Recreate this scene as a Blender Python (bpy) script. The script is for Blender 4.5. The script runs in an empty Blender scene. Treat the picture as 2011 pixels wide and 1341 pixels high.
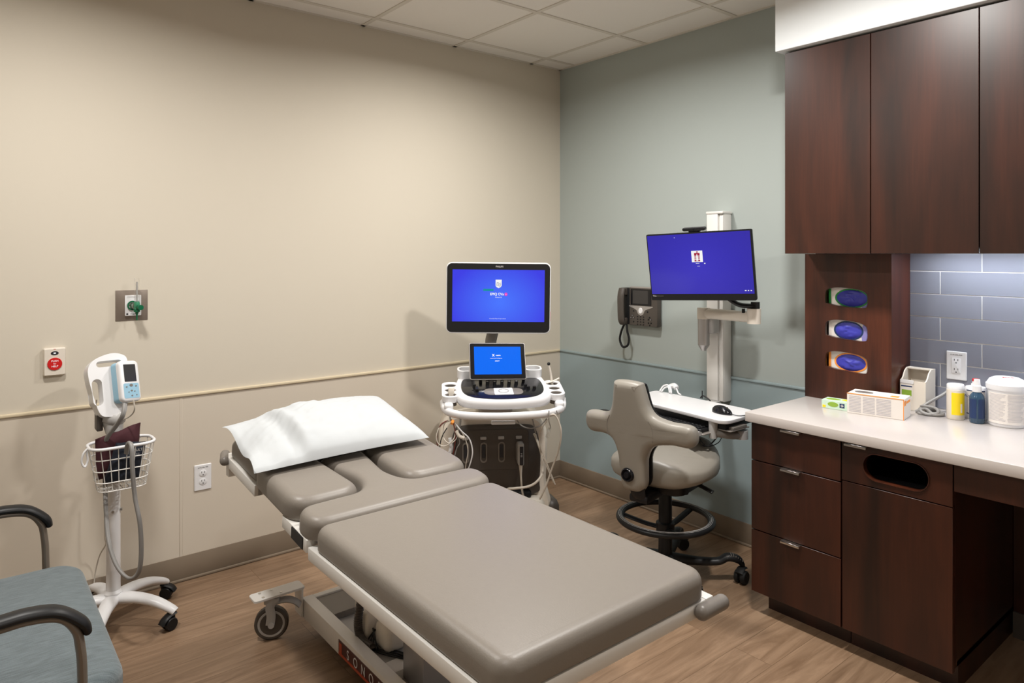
import bpy, bmesh, math, random
from mathutils import Matrix, Vector, noise
random.seed(7)
S = bpy.context.scene
COL = S.collection
PI = math.pi

# ---------------------------------------------------------------- camera, world, exposure
HCAM = 1.504; FPX = 1361.6
cd = bpy.data.cameras.new('camera'); cam = bpy.data.objects.new('camera', cd); COL.objects.link(cam)
cd.sensor_width = 36.0; cd.lens = FPX * 36.0 / 2011.0
cd.shift_y = -(670.5 - 498.0) / 2011.0
cam.location = (3.440, -3.198, HCAM); cam.rotation_euler = (PI / 2, 0, math.radians(51.05))
cd.clip_start = 0.05
S.camera = cam
S.view_settings.view_transform = 'Standard'; S.view_settings.look = 'None'
S.view_settings.gamma = 1.0; S.view_settings.exposure = 0.0
S.view_settings.use_curve_mapping = False
wd = bpy.data.worlds.new('world'); S.world = wd; wd.use_nodes = True
wd.node_tree.nodes['Background'].inputs[0].default_value = (1.0, 0.9, 0.78, 1)
wd.node_tree.nodes['Background'].inputs[1].default_value = 0.05
# recessed ceiling fixtures: (x, y, watts-like strength)
FIXTURES = [(1.058, -1.162, 26.5), (1.058, -2.962, 28.0), (2.870, -2.962, 12.0), (2.266, -1.162, 37.0)]
LAMP_COL = (1.0, 0.965, 0.915)
UNDERCAB = 30.0

CAMP = Vector((3.440, -3.198, HCAM)); RV = Vector((.6286, .7777, 0)); WV = Vector((-.7777, .6286, 0))
def od(u, v, d):
    'world point from a bearing measured on the survey picture and a known distance'
    return CAMP + d * (RV * ((u - 1005.5) / FPX) + WV + Vector((0, 0, (498.0 - v) / FPX)))

# ---------------------------------------------------------------- materials
def mat(name, col, rough=0.5, metal=0.0, spec=0.5, coat=0.0, em=None, ems=0.0, trans=0.0, alpha=1.0, bump=0.0, bscale=200.0, var=0.0, vscale=8.0, sheen=0.0):
    m = bpy.data.materials.new(name); m.use_nodes = True
    nt = m.node_tree; b = nt.nodes['Principled BSDF']
    b.inputs['Base Color'].default_value = (*col, 1); b.inputs['Roughness'].default_value = rough
    b.inputs['Metallic'].default_value = metal; b.inputs['Specular IOR Level'].default_value = spec
    b.inputs['Coat Weight'].default_value = coat; b.inputs['Transmission Weight'].default_value = trans
    b.inputs['Alpha'].default_value = alpha; b.inputs['Sheen Weight'].default_value = sheen
    if em: b.inputs['Emission Color'].default_value = (*em, 1); b.inputs['Emission Strength'].default_value = ems
    tc = nt.nodes.new('ShaderNodeTexCoord')
    nz = nt.nodes.new('ShaderNodeTexNoise'); nz.inputs['Scale'].default_value = bscale if bump else vscale
    nz.inputs['Detail'].default_value = 3; nt.links.new(tc.outputs['Object'], nz.inputs['Vector'])
    if bump:
        bp = nt.nodes.new('ShaderNodeBump'); bp.inputs['Strength'].default_value = bump; bp.inputs['Distance'].default_value = 0.002
        nt.links.new(nz.outputs['Fac'], bp.inputs['Height']); nt.links.new(bp.outputs['Normal'], b.inputs['Normal'])
    if var:
        n2 = nt.nodes.new('ShaderNodeTexNoise'); n2.inputs['Scale'].default_value = vscale; n2.inputs['Detail'].default_value = 4
        nt.links.new(tc.outputs['Object'], n2.inputs['Vector'])
        mx = nt.nodes.new('ShaderNodeMix'); mx.data_type = 'RGBA'
        mx.inputs[6].default_value = (*[c * (1 - var) for c in col], 1); mx.inputs[7].default_value = (*[min(1, c * (1 + var)) for c in col], 1)
        nt.links.new(n2.outputs['Fac'], mx.inputs[0]); nt.links.new(mx.outputs[2], b.inputs['Base Color'])
    return m

def srgb(r, g, b):
    f = lambda c: (c / 255 / 12.92) if c <= 10 else ((c / 255 + .055) / 1.055) ** 2.4
    return (f(r), f(g), f(b))

def wood_mat(name, dark, light, along='Z', scale=1.0, rough=0.36, coat=0.0):
    m = bpy.data.materials.new(name); m.use_nodes = True; nt = m.node_tree; N = nt.nodes; L = nt.links
    b = N['Principled BSDF']; b.inputs['Roughness'].default_value = rough; b.inputs['Coat Weight'].default_value = coat; b.inputs['Specular IOR Level'].default_value = .5
    b.inputs['Coat Roughness'].default_value = 0.35
    tc = N.new('ShaderNodeTexCoord'); mp = N.new('ShaderNodeMapping')
    sc = [6.0 * scale] * 3; sc['XYZ'.index(along)] = 0.9 * scale; mp.inputs['Scale'].default_value = sc
    L.new(tc.outputs['Object'], mp.inputs['Vector'])
    n1 = N.new('ShaderNodeTexNoise'); n1.inputs['Scale'].default_value = 1.2; n1.inputs['Detail'].default_value = 6; n1.inputs['Distortion'].default_value = 0.6
    L.new(mp.outputs['Vector'], n1.inputs['Vector'])
    mp2 = N.new('ShaderNodeMapping'); sc = [150.0] * 3; sc['XYZ'.index(along)] = 6.0; mp2.inputs['Scale'].default_value = sc
    L.new(tc.outputs['Object'], mp2.inputs['Vector'])
    n2 = N.new('ShaderNodeTexNoise'); n2.inputs['Scale'].default_value = 1.0; n2.inputs['Detail'].default_value = 3
    L.new(mp2.outputs['Vector'], n2.inputs['Vector'])
    r1 = N.new('ShaderNodeValToRGB'); r1.color_ramp.elements[0].position = .3; r1.color_ramp.elements[1].position = .7
    r1.color_ramp.elements[0].color = (*dark, 1); r1.color_ramp.elements[1].color = (*light, 1)
    L.new(n1.outputs['Fac'], r1.inputs['Fac'])
    mx = N.new('ShaderNodeMix'); mx.data_type = 'RGBA'; mx.blend_type = 'MULTIPLY'; mx.inputs[0].default_value = .35
    L.new(r1.outputs['Color'], mx.inputs[6])
    r2 = N.new('ShaderNodeValToRGB'); r2.color_ramp.elements[0].position = .35; r2.color_ramp.elements[1].position = .65
    r2.color_ramp.elements[0].color = (.45, .45, .45, 1); r2.color_ramp.elements[1].color = (1, 1, 1, 1)
    L.new(n2.outputs['Fac'], r2.inputs['Fac']); L.new(r2.outputs['Color'], mx.inputs[7])
    L.new(mx.outputs[2], b.inputs['Base Color'])
    return m

def floor_mat():
    m = bpy.data.materials.new('oak_plank_floor'); m.use_nodes = True; nt = m.node_tree; N = nt.nodes; L = nt.links
    b = N['Principled BSDF']; b.inputs['Roughness'].default_value = .42
    tc = N.new('ShaderNodeTexCoord'); mp = N.new('ShaderNodeMapping'); mp.inputs['Rotation'].default_value = (0, 0, PI / 2)
    mp.inputs['Location'].default_value = (.35, .06, 0)
    L.new(tc.outputs['Object'], mp.inputs['Vector'])
    bt = N.new('ShaderNodeTexBrick'); bt.inputs['Scale'].default_value = 1.0
    bt.inputs['Brick Width'].default_value = 1.22; bt.inputs['Row Height'].default_value = .152
    bt.inputs['Mortar Size'].default_value = .0012; bt.inputs['Mortar Smooth'].default_value = .3
    bt.inputs['Color1'].default_value = (0, 0, 0, 1); bt.inputs['Color2'].default_value = (1, 1, 1, 1); bt.inputs['Mortar'].default_value = (.5, .5, .5, 1)
    bt.offset = .37; L.new(mp.outputs['Vector'], bt.inputs['Vector'])
    # grain, displaced per plank
    sx = N.new('ShaderNodeVectorMath'); sx.operation = 'MULTIPLY_ADD'; sx.inputs[1].default_value = (9, 9, 9)
    L.new(bt.outputs['Color'], sx.inputs[0]); 
    mg = N.new('ShaderNodeMapping'); mg.inputs['Scale'].default_value = (20, 2.0, 1); L.new(tc.outputs['Object'], mg.inputs['Vector'])
    L.new(mg.outputs['Vector'], sx.inputs[2])
    n1 = N.new('ShaderNodeTexNoise'); n1.inputs['Scale'].default_value = 1.0; n1.inputs['Detail'].default_value = 7; n1.inputs['Distortion'].default_value = 1.6; n1.inputs['Roughness'].default_value = .62
    L.new(sx.outputs[0], n1.inputs['Vector'])
    r = N.new('ShaderNodeValToRGB'); e = r.color_ramp.elements
    e[0].position = .28; e[0].color = (*srgb(118, 93, 71), 1); e[1].position = .72; e[1].color = (*srgb(160, 133, 108), 1)
    L.new(n1.outputs['Fac'], r.inputs['Fac'])
    mx = N.new('ShaderNodeMix'); mx.data_type = 'RGBA'; mx.blend_type = 'MULTIPLY'; mx.inputs[0].default_value = .8
    r3 = N.new('ShaderNodeValToRGB'); r3.color_ramp.elements[0].color = (.80, .79, .78, 1); r3.color_ramp.elements[1].color = (1, 1, 1, 1)
    L.new(bt.outputs['Color'], r3.inputs['Fac'])
    L.new(r.outputs['Color'], mx.inputs[6]); L.new(r3.outputs['Color'], mx.inputs[7])
    m2 = N.new('ShaderNodeMix'); m2.data_type = 'RGBA'; m2.inputs[7].default_value = (*srgb(105, 82, 62), 1)
    L.new(bt.outputs['Fac'], m2.inputs[0]); L.new(mx.outputs[2], m2.inputs[6]); L.new(m2.outputs[2], b.inputs['Base Color'])
    return m

def fabric_mat():
    m = mat('seat_fabric', srgb(96, 108, 112), .9, sheen=.3)
    nt = m.node_tree; N = nt.nodes; L = nt.links; b = N['Principled BSDF']
    tc = N.new('ShaderNodeTexCoord'); w1 = N.new('ShaderNodeTexWave'); w1.inputs['Scale'].default_value = 140; w1.bands_direction = 'X'
    w2 = N.new('ShaderNodeTexWave'); w2.inputs['Scale'].default_value = 140; w2.bands_direction = 'Y'
    L.new(tc.outputs['Object'], w1.inputs['Vector']); L.new(tc.outputs['Object'], w2.inputs['Vector'])
    mp = N.new('ShaderNodeMapping'); mp.inputs['Scale'].default_value = (240, 25, 25); L.new(tc.outputs['Object'], mp.inputs['Vector'])
    nz = N.new('ShaderNodeTexNoise'); nz.inputs['Scale'].default_value = 1; L.new(mp.outputs['Vector'], nz.inputs['Vector'])
    a = N.new('ShaderNodeMath'); a.operation = 'ADD'; L.new(w1.outputs['Fac'], a.inputs[0]); L.new(w2.outputs['Fac'], a.inputs[1])
    a2 = N.new('ShaderNodeMath'); a2.operation = 'MULTIPLY_ADD'; a2.inputs[1].default_value = .2; L.new(a.outputs[0], a2.inputs[0]); L.new(nz.outputs['Fac'], a2.inputs[2])
    r = N.new('ShaderNodeValToRGB'); r.color_ramp.elements[0].position = .35; r.color_ramp.elements[1].position = 1.0
    r.color_ramp.elements[0].color = (*srgb(66, 77, 82), 1); r.color_ramp.elements[1].color = (*srgb(108, 120, 125), 1)
    L.new(a2.outputs[0], r.inputs['Fac']); L.new(r.outputs['Color'], b.inputs['Base Color'])
    bp = N.new('ShaderNodeBump'); bp.inputs['Strength'].default_value = .4; bp.inputs['Distance'].default_value = .001
    L.new(a.outputs[0], bp.inputs['Height']); L.new(bp.outputs['Normal'], b.inputs['Normal'])
    return m

def screen_mat(name, c_mid, c_edge, strength, cx=0, cz=0, radius=.3):
    m = bpy.data.materials.new(name); m.use_nodes = True; nt = m.node_tree; N = nt.nodes; L = nt.links
    b = N['Principled BSDF']; b.inputs['Base Color'].default_value = (.003, .003, .004, 1); b.inputs['Roughness'].default_value = .12; b.inputs['Specular IOR Level'].default_value = .25
    tc = N.new('ShaderNodeTexCoord'); sp = N.new('ShaderNodeVectorMath'); sp.operation = 'DISTANCE'
    mp = N.new('ShaderNodeMapping'); mp.inputs['Scale'].default_value = (1, 0, 1.2); L.new(tc.outputs['Object'], mp.inputs['Vector'])
    L.new(mp.outputs['Vector'], sp.inputs[0]); sp.inputs[1].default_value = (cx, 0, cz * 1.2)
    mr = N.new('ShaderNodeMapRange'); mr.inputs['From Max'].default_value = radius; L.new(sp.outputs['Value'], mr.inputs['Value'])
    mx = N.new('ShaderNodeMix'); mx.data_type = 'RGBA'; mx.inputs[6].default_value = (*c_mid, 1); mx.inputs[7].default_value = (*c_edge, 1)
    L.new(mr.outputs['Result'], mx.inputs[0]); L.new(mx.outputs[2], b.inputs['Emission Color']); b.inputs['Emission Strength'].default_value = strength
    return m

M = dict(
    beige=mat('beige_wall_paint', srgb(206, 198, 183), .75, bump=.05, bscale=300),
    beige_panel=mat('beige_panel_paint', srgb(206, 196, 181), .6),
    blue=mat('blue_grey_wall_paint', srgb(164, 172, 169), .75, bump=.05, bscale=300),
    blue_panel=mat('blue_panel_paint', srgb(146, 162, 166), .6),
    white_paint=mat('white_soffit_paint', srgb(238, 243, 246), .75),
    rail=mat('rail_cream', srgb(214, 200, 172), .5), rail_blue=mat('rail_blue', srgb(146, 162, 166), .5),
    base=mat('vinyl_base_taupe', srgb(128, 114, 98), .55),
    ceil=mat('ceiling_tile_white', srgb(236, 232, 226), .9, bump=.4, bscale=260), grid=mat('ceiling_grid_white', srgb(214, 208, 198), .6),
    floor=floor_mat(),
    cherry=wood_mat('cherry_laminate', srgb(30, 14, 8), srgb(68, 32, 18)),
    cherry_h=wood_mat('cherry_laminate_column', srgb(42, 19, 11), srgb(86, 42, 25), scale=1.3),
    quartz=mat('white_quartz', srgb(197, 190, 186), .22, var=.03, vscale=300), chrome=mat('brushed_chrome', (.62, .6, .57), .28, 1.0),
    vinyl=mat('taupe_vinyl', srgb(128, 121, 113), .42, bump=.12, bscale=260, var=.03, vscale=60),
    stoolv=mat('warm_grey_vinyl', srgb(143, 138, 129), .38, bump=.06, bscale=300),
    white=mat('white_powder_coat', srgb(224, 222, 218), .35), whitep=mat('white_plastic', srgb(226, 226, 228), .32),
    greyp=mat('grey_plastic', srgb(120, 114, 108), .4), greyl=mat('light_grey_plastic', srgb(170, 168, 166), .4),
    dark=mat('dark_grey_plastic', srgb(72, 66, 61), .45), black=mat('black_plastic', (.010, .010, .011), .42, spec=.3),
    blackr=mat('black_rubber', (.012, .012, .012), .6, spec=.3), gloss=mat('gloss_black', (.008, .008, .01), .16, spec=.35),
    hole=mat('dark_cavity', (.008, .007, .006), .8),
    paper=mat('white_pillow_paper', srgb(186, 190, 193), .85, bump=.15, bscale=500),
    fabric=fabric_mat(), armgrey=mat('arm_frame_grey', srgb(118, 108, 98), .4, .2),
    steel=mat('steel', (.5, .5, .5), .3, 1.0), clear=mat('clear_plastic', (1, 1, 1), .05, trans=1.0, alpha=.45),
    red=mat('red_plastic', srgb(200, 20, 22), .4), green=mat('green_plastic', srgb(0, 95, 60), .3), greenc=mat('pale_green_clear', srgb(80, 170, 130), .15, trans=.5),
    taupe=mat('taupe_metal_plate', srgb(128, 116, 106), .4, .3), bluep=mat('pale_blue_plastic', srgb(150, 190, 212), .4),
    navy=mat('navy_cloth', srgb(20, 26, 40), .85), maroon=mat('maroon_cloth', srgb(62, 22, 30), .85),
    glove=mat('blue_nitrile', srgb(58, 60, 170), .45), greenb=mat('green_print', srgb(30, 140, 60), .5), orange=mat('orange_print', srgb(240, 150, 60), .5),
    card=mat('white_card', srgb(228, 222, 216), .6), cream=mat('cream_plastic', srgb(222, 214, 202), .4),
    yellow=mat('yellow_label', srgb(245, 214, 20), .5), bluefluid=mat('blue_spray_bottle', srgb(60, 92, 120), .15, trans=.35), navyp=mat('navy_print', srgb(22, 48, 92), .5),
    print=mat('grey_print', srgb(186, 182, 186), .6), ink=mat('dark_ink', (.02, .02, .025), .6),
    cable=mat('pale_grey_cable', srgb(190, 182, 170), .45), cablem=mat('grey_cable', srgb(140, 138, 136), .45), cabled=mat('dark_red_cable', srgb(96, 34, 26), .5),
    silver=mat('silver_plastic', srgb(172, 168, 166), .3, .5), label=mat('label_maroon', srgb(70, 24, 18), .35), orangedk=mat('label_orange', srgb(178, 70, 36), .4),
    lgreen=mat('leaf_green_print', srgb(140, 175, 60), .5), aqua=mat('pale_aqua_print', srgb(200, 225, 205), .5), purple=mat('lavender_print', srgb(140, 134, 196), .45),
    lit=mat('white_screen_print', (0, 0, 0), .3, em=(1, 1, 1), ems=.9), litg=mat('teal_screen_print', (0, 0, 0), .3, em=srgb(0, 150, 160), ems=.9),
    litp=mat('pink_screen_print', (0, 0, 0), .3, em=srgb(235, 60, 190), ems=1.), litr=mat('crimson_screen_print', (0, 0, 0), .3, em=srgb(165, 20, 60), ems=.9),
    lamp=mat('lamp_diffuser', (.8, .8, .8), .5, em=LAMP_COL, ems=1.0),
    under=mat('strip_light_diffuser', (.8, .8, .8), .5, em=(.86, .92, 1.0), ems=UNDERCAB),
    tile=mat('slate_blue_tile', srgb(132, 135, 148), .14, coat=.3), grout=mat('pale_grout', srgb(226, 224, 222), .7),
    scr1=screen_mat('ultrasound_screen', srgb(72, 118, 255), srgb(60, 62, 228), 1.0, .012, 1.25, .27),
    scr2=screen_mat('touch_screen', srgb(0, 120, 255), srgb(0, 108, 246), 1.0, 0, 0, .2),
    scr3=screen_mat('monitor_screen', srgb(64, 56, 190), srgb(52, 44, 168), .95, 0, 0, .3),
    dim=mat('unlit_screen', srgb(52, 50, 50), .15),
)

# ---------------------------------------------------------------- builders
MATS = {}
def tag(o, label=None, cat=None, group=None, kind=None):
    if label: o['label'] = label
    if cat: o['category'] = cat
    if group: o['group'] = group
    if kind: o['kind'] = kind
    return o
def thing(name, label, cat, loc=(0, 0, 0), rot=(0, 0, 0), group=None):
    o = bpy.data.objects.new(name, None); COL.objects.link(o); o.empty_display_size = .1
    o.location = loc; o.rotation_euler = rot
    o.matrix_world = Matrix.LocRotScale(Vector(loc), __import__('mathutils').Euler(rot), None)
    MATS[o.name] = Matrix.LocRotScale(Vector(loc), __import__('mathutils').Euler(rot), None)
    return tag(o, label, cat, group)

def fr(o, right, up):
    r = Vector(right).normalized(); u = Vector(up).normalized(); n = r.cross(u)
    return Matrix(((r.x, u.x, n.x, o[0]), (r.y, u.y, n.y, o[1]), (r.z, u.z, n.z, o[2]), (0, 0, 0, 1)))
def T(x, y, z): return Matrix.Translation((x, y, z))
def rrect(w, h, r, n=6, cx=0, cy=0):
    r = min(r, w / 2 - 1e-5, h / 2 - 1e-5); p = []
    for sx, sy, a0 in ((1, 1, 0), (-1, 1, PI / 2), (-1, -1, PI), (1, -1, 1.5 * PI)):
        for k in range(n + 1):
            a = a0 + PI / 2 * k / n
            p.append((cx + sx * (w / 2 - r) + r * math.cos(a), cy + sy * (h / 2 - r) + r * math.sin(a)))
    return p
def rpoly(pts, r, n=7):
    'polygon with filleted corners; r a number or one radius per corner'
    out = []; N = len(pts)
    for i in range(N):
        p = Vector(pts[i]); a = Vector(pts[i - 1]) - p; c = Vector(pts[(i + 1) % N]) - p
        la, lc = a.length, c.length; a.normalize(); c.normalize(); rr = r[i] if isinstance(r, (list, tuple)) else r
        half = a.angle(c) / 2; d = min(rr / math.tan(half), .49 * la, .49 * lc)
        p0 = p + a * d; p1 = p + c * d
        for k in range(n + 1):
            t = k / n; out.append(tuple(p0 * (1 - t) ** 2 + p * 2 * t * (1 - t) * (.0 + 1) + p1 * t * t))
    return out
def ell(rx, ry, n=28, cx=0, cy=0): return [(cx + rx * math.cos(2 * PI * k / n), cy + ry * math.sin(2 * PI * k / n)) for k in range(n)]
def smooth2(pts, n=6):
    'closed catmull-rom through 2d points'
    out = []; N = len(pts)
    for i in range(N):
        p0, p1, p2, p3 = (Vector(pts[(i + k - 1) % N]) for k in range(4))
        for j in range(n):
            t = j / n
            q = .5 * ((2 * p1) + (p2 - p0) * t + (2 * p0 - 5 * p1 + 4 * p2 - p3) * t * t + (3 * p1 - p0 - 3 * p2 + p3) * t ** 3)
            out.append(tuple(q))
    return out
def crom(pts, n=6, closed=False):
    P = [Vector(p) for p in pts]; N = len(P); out = []
    rng = range(N) if closed else range(N - 1)
    for i in rng:
        if closed: p0, p1, p2, p3 = P[i - 1], P[i], P[(i + 1) % N], P[(i + 2) % N]
        else: p0, p1, p2, p3 = P[max(i - 1, 0)], P[i], P[i + 1], P[min(i + 2, N - 1)]
        for j in range(n):
            t = j / n
            out.append(.5 * ((2 * p1) + (p2 - p0) * t + (2 * p0 - 5 * p1 + 4 * p2 - p3) * t * t + (3 * p1 - p0 - 3 * p2 + p3) * t ** 3))
    if not closed: out.append(P[-1].copy())
    return out

class G:
    def __init__(s, world=False): s.b = bmesh.new(); s.world = world
    def _merge(s, b2, m=None):
        if m is not None: b2.transform(m)
        me = bpy.data.meshes.new('t'); b2.to_mesh(me); b2.free(); s.b.from_mesh(me); bpy.data.meshes.remove(me); return s
    def box(s, x0, x1, y0, y1, z0, z1, bev=0.0, seg=2, m=None):
        b = bmesh.new(); bmesh.ops.create_cube(b, size=1)
        for v in b.verts:
            v.co = Vector(((x0 + x1) / 2 + v.co.x * abs(x1 - x0), (y0 + y1) / 2 + v.co.y * abs(y1 - y0), (z0 + z1) / 2 + v.co.z * abs(z1 - z0)))
        if bev: bmesh.ops.bevel(b, geom=list(b.edges), offset=bev, segments=seg, profile=.5, affect='EDGES')
        return s._merge(b, m)
    def slab(s, outline, prof, m=None, warp=None):
        'outline: ccw 2d polygon; prof: list of (inset, height) from bottom to top'
        if sum(p[0] * q[1] - q[0] * p[1] for p, q in zip(outline, list(outline[1:]) + [outline[0]])) < 0: outline = list(outline)[::-1]
        b = bmesh.new(); N = len(outline); P = [Vector(p) for p in outline]; nr = []
        for i in range(N):
            a = (P[i] - P[i - 1]); c = (P[(i + 1) % N] - P[i])
            if a.length < 1e-9: a = c
            if c.length < 1e-9: c = a
            a.normalize(); c.normalize(); t = (a + c)
            if t.length < 1e-6: t = c
            t.normalize(); k = max(.5, t.dot(c)); nr.append(Vector((t.y, -t.x)) / k)
        rings = []
        for ins, h in prof:
            rings.append([b.verts.new((P[i].x - nr[i].x * ins, P[i].y - nr[i].y * ins, h)) for i in range(N)])
        for r0, r1 in zip(rings, rings[1:]):
            for i in range(N):
                j = (i + 1) % N; b.faces.new((r0[i], r0[j], r1[j], r1[i]))
        b.faces.new(rings[-1]); b.faces.new(rings[0][::-1])
        if warp:
            b.normal_update(); r_ = bmesh.ops.triangulate(b, faces=[f for f in b.faces if len(f.verts) > 4])
            for _ in range(3):
                caps = {f for f in b.faces if f.is_valid and len(f.verts) == 3}
                ed = [e for e in b.edges if len(e.link_faces) == 2 and all(f in caps for f in e.link_faces) and e.calc_length() > .035]
                if not ed: break
                bmesh.ops.subdivide_edges(b, edges=ed, cuts=1)
                b.normal_update(); bmesh.ops.triangulate(b, faces=[f for f in b.faces if len(f.verts) > 4 or (len(f.verts) == 4 and any(e in ed for e in f.edges))])
            for v in b.verts: v.co = Vector(warp(v.co))
        bmesh.ops.recalc_face_normals(b, faces=b.faces)
        return s._merge(b, m)
    def plate(s, outer, holes, th, m=None):
        b = bmesh.new(); es = []
        for lp in [outer] + holes:
            vs = [b.verts.new((x, y, 0)) for x, y in lp]
            es += [b.edges.new((vs[i], vs[(i + 1) % len(vs)])) for i in range(len(vs))]
        bmesh.ops.triangle_fill(b, use_beauty=True, use_dissolve=False, edges=es)
        r = bmesh.ops.extrude_face_region(b, geom=list(b.faces))
        for v in [g for g in r['geom'] if isinstance(g, bmesh.types.BMVert)]: v.co.z += th
        bmesh.ops.recalc_face_normals(b, faces=b.faces)
        return s._merge(b, m)
    def cyl(s, p0, p1, r0, r1=None, n=20, m=None):
        r1 = r0 if r1 is None else r1; p0 = Vector(p0); p1 = Vector(p1); d = p1 - p0
        b = bmesh.new(); bmesh.ops.create_cone(b, cap_ends=True, segments=n, radius1=r0, radius2=r1, depth=d.length)
        q = Vector((0, 0, 1)).rotation_difference(d.normalized()).to_matrix().to_4x4()
        b.transform(Matrix.Translation((p0 + p1) / 2) @ q)
        return s._merge(b, m)
    def lathe(s, prof, m=None, n=28):
        b = bmesh.new(); rings = []
        for r, z in prof:
            if r < 1e-6: rings.append([b.verts.new((0, 0, z))])
            else: rings.append([b.verts.new((r * math.cos(2 * PI * k / n), r * math.sin(2 * PI * k / n), z)) for k in range(n)])
        for a, c in zip(rings, rings[1:]):
            for i in range(n):
                j = (i + 1) % n
                if len(a) == 1 and len(c) == 1: continue
                if len(a) == 1: b.faces.new((a[0], c[j], c[i]))
                elif len(c) == 1: b.faces.new((a[i], a[j], c[0]))
                else: b.faces.new((a[i], a[j], c[j], c[i]))
        if len(rings[0]) > 1: b.faces.new(rings[0][::-1])
        if len(rings[-1]) > 1: b.faces.new(rings[-1])
        bmesh.ops.recalc_face_normals(b, faces=b.faces)
        return s._merge(b, m)
    def tube(s, pts, r, n=10, sub=6, closed=False, flat=None, m=None):
        'swept round (or flat=(a,b) elliptic, b along the local vertical) section'
        P = crom(pts, sub, closed) if sub > 1 else [Vector(p) for p in pts]
        b = bmesh.new(); N = len(P); rings = []; up = Vector((0, 0, 1)); prev = None
        for i in range(N):
            t = (P[(i + 1) % N] - P[i - 1]) if closed else (P[min(i + 1, N - 1)] - P[max(i - 1, 0)])
            if t.length < 1e-9: t = Vector((0, 0, 1))
            t.normalize()
            if prev is None:
                a = t.cross(up)
                if a.length < .05: a = t.cross(Vector((1, 0, 0)))
            else: a = prev - t * prev.dot(t)
            a.normalize(); c = a.cross(t).normalized(); prev = a
            if isinstance(r, (list, tuple)):
                q_ = i * (len(r) - 1) / max(1, N - 1); k0 = min(int(q_), len(r) - 2); rr = r[k0] * (1 - (q_ - k0)) + r[k0 + 1] * (q_ - k0)
            else: rr = r
            fa, fb = flat if flat else (1, 1)
            rings.append([b.verts.new(P[i] + a * (rr * fa * math.cos(2 * PI * k / n)) + c * (rr * fb * math.sin(2 * PI * k / n))) for k in range(n)])
        L = list(zip(rings, rings[1:])) + ([(rings[-1], rings[0])] if closed else [])
        for r0, r1 in L:
            for k in range(n):
                j = (k + 1) % n; b.faces.new((r0[k], r0[j], r1[j], r1[k]))
        if not closed: b.faces.new(rings[0][::-1]); b.faces.new(rings[-1])
        bmesh.ops.recalc_face_normals(b, faces=b.faces)
        return s._merge(b, m)
    def ball(s, c, r, n=16, m=None):
        b = bmesh.new(); bmesh.ops.create_uvsphere(b, u_segments=n, v_segments=n // 2 + 2, radius=1)
        rr = r if isinstance(r, (tuple, list)) else (r, r, r)
        for v in b.verts: v.co = Vector((c[0] + v.co.x * rr[0], c[1] + v.co.y * rr[1], c[2] + v.co.z * rr[2]))
        return s._merge(b, m)
    def build(s, name, m, parent=None, angle=38, smooth=True, subsurf=0):
        b = s.b
        if s.world and parent is not None:
            root = parent
            while root.parent: root = root.parent
            b.transform(MATS[root.name].inverted())
        b.normal_update()
        if smooth:
            for f in b.faces: f.smooth = True
            ca = math.radians(angle)
            for e in b.edges:
                if len(e.link_faces) != 2 or e.calc_face_angle(0) > ca: e.smooth = False
        me = bpy.data.meshes.new(name); b.to_mesh(me); b.free()
        me.materials.append(M[m] if isinstance(m, str) else m)
        o = bpy.data.objects.new(name, me); COL.objects.link(o)
        if parent is not None: o.parent = parent
        if subsurf:
            md = o.modifiers.new('sub', 'SUBSURF'); md.levels = md.render_levels = subsurf
        return o

def text(s, size, m, parent, frame, name='lettering', ex=.0003, align='CENTER', world=False, bold=0.0, sx=1.0):
    c = bpy.data.curves.new(name, 'FONT'); c.body = s; c.size = size; c.align_x = align; c.align_y = 'CENTER'; c.extrude = ex; c.offset = bold
    o = bpy.data.objects.new('tmp', c); COL.objects.link(o)
    me = bpy.data.meshes.new_from_object(o.evaluated_get(bpy.context.evaluated_depsgraph_get())); bpy.data.objects.remove(o)
    f = frame @ Matrix.Diagonal((sx, 1, 1, 1))
    if world:
        root = parent
        while root.parent: root = root.parent
        f = MATS[root.name].inverted() @ f
    me.transform(f); me.materials.clear(); me.materials.append(M[m])
    t = bpy.data.objects.new(name, me); COL.objects.link(t); t.parent = parent
    return t
def struct(name, g, m, **k): return tag(g.build(name, m, **k), kind='structure')
def ground(o, r=.004): return o
def soft(r, h, n=5, rb=None):
    'profile of a slab with rounded upper and lower rims'
    q = rb or r
    p = [(q - q * math.sin(PI / 2 * k / n), q - q * math.cos(PI / 2 * k / n)) for k in range(n + 1)]
    return p + [(r - r * math.cos(PI / 2 * k / n), h - r + r * math.sin(PI / 2 * k / n)) for k in range(n + 1)]

CEIL = 2.743; XW = 4.4; YW = -4.5
# ---------------------------------------------------------------- the room
struct('floor', G().box(-.1, XW + .1, YW - .1, .2, -.05, 0), 'floor')
struct('wall_left', G().box(-.1, 0, YW, .1, 0, CEIL), 'beige')
struct('wall_far', G().box(0, 1.783, 0, .1, 0, CEIL), 'blue')
struct('wall_alcove', G().box(1.783, XW, .1, .2, 0, CEIL), 'blue')
struct('wall_right', G().box(XW, XW + .1, YW, .2, 0, CEIL), 'beige')
struct('wall_near', G().box(-.1, XW + .1, YW - .1, YW, 0, CEIL), 'beige')
struct('ceiling', G().box(-.1, XW + .1, YW - .1, .2, CEIL, CEIL + .05), 'ceil')
g = G()
for k in range(-1, 9):
    y = -.262 - .6 * k
    if YW < y < 0: g.box(0, XW, y - .012, y + .012, CEIL - .004, CEIL)
for k in range(0, 8):
    x = .152 + .604 * k
    if x < XW: g.box(x - .012, x + .012, YW, .1, CEIL - .0045, CEIL)
g.box(0, .02, YW, 0, CEIL - .004, CEIL).box(0, 1.78, -.02, 0, CEIL - .004, CEIL)
struct('trim_1', g, 'grid')
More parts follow.
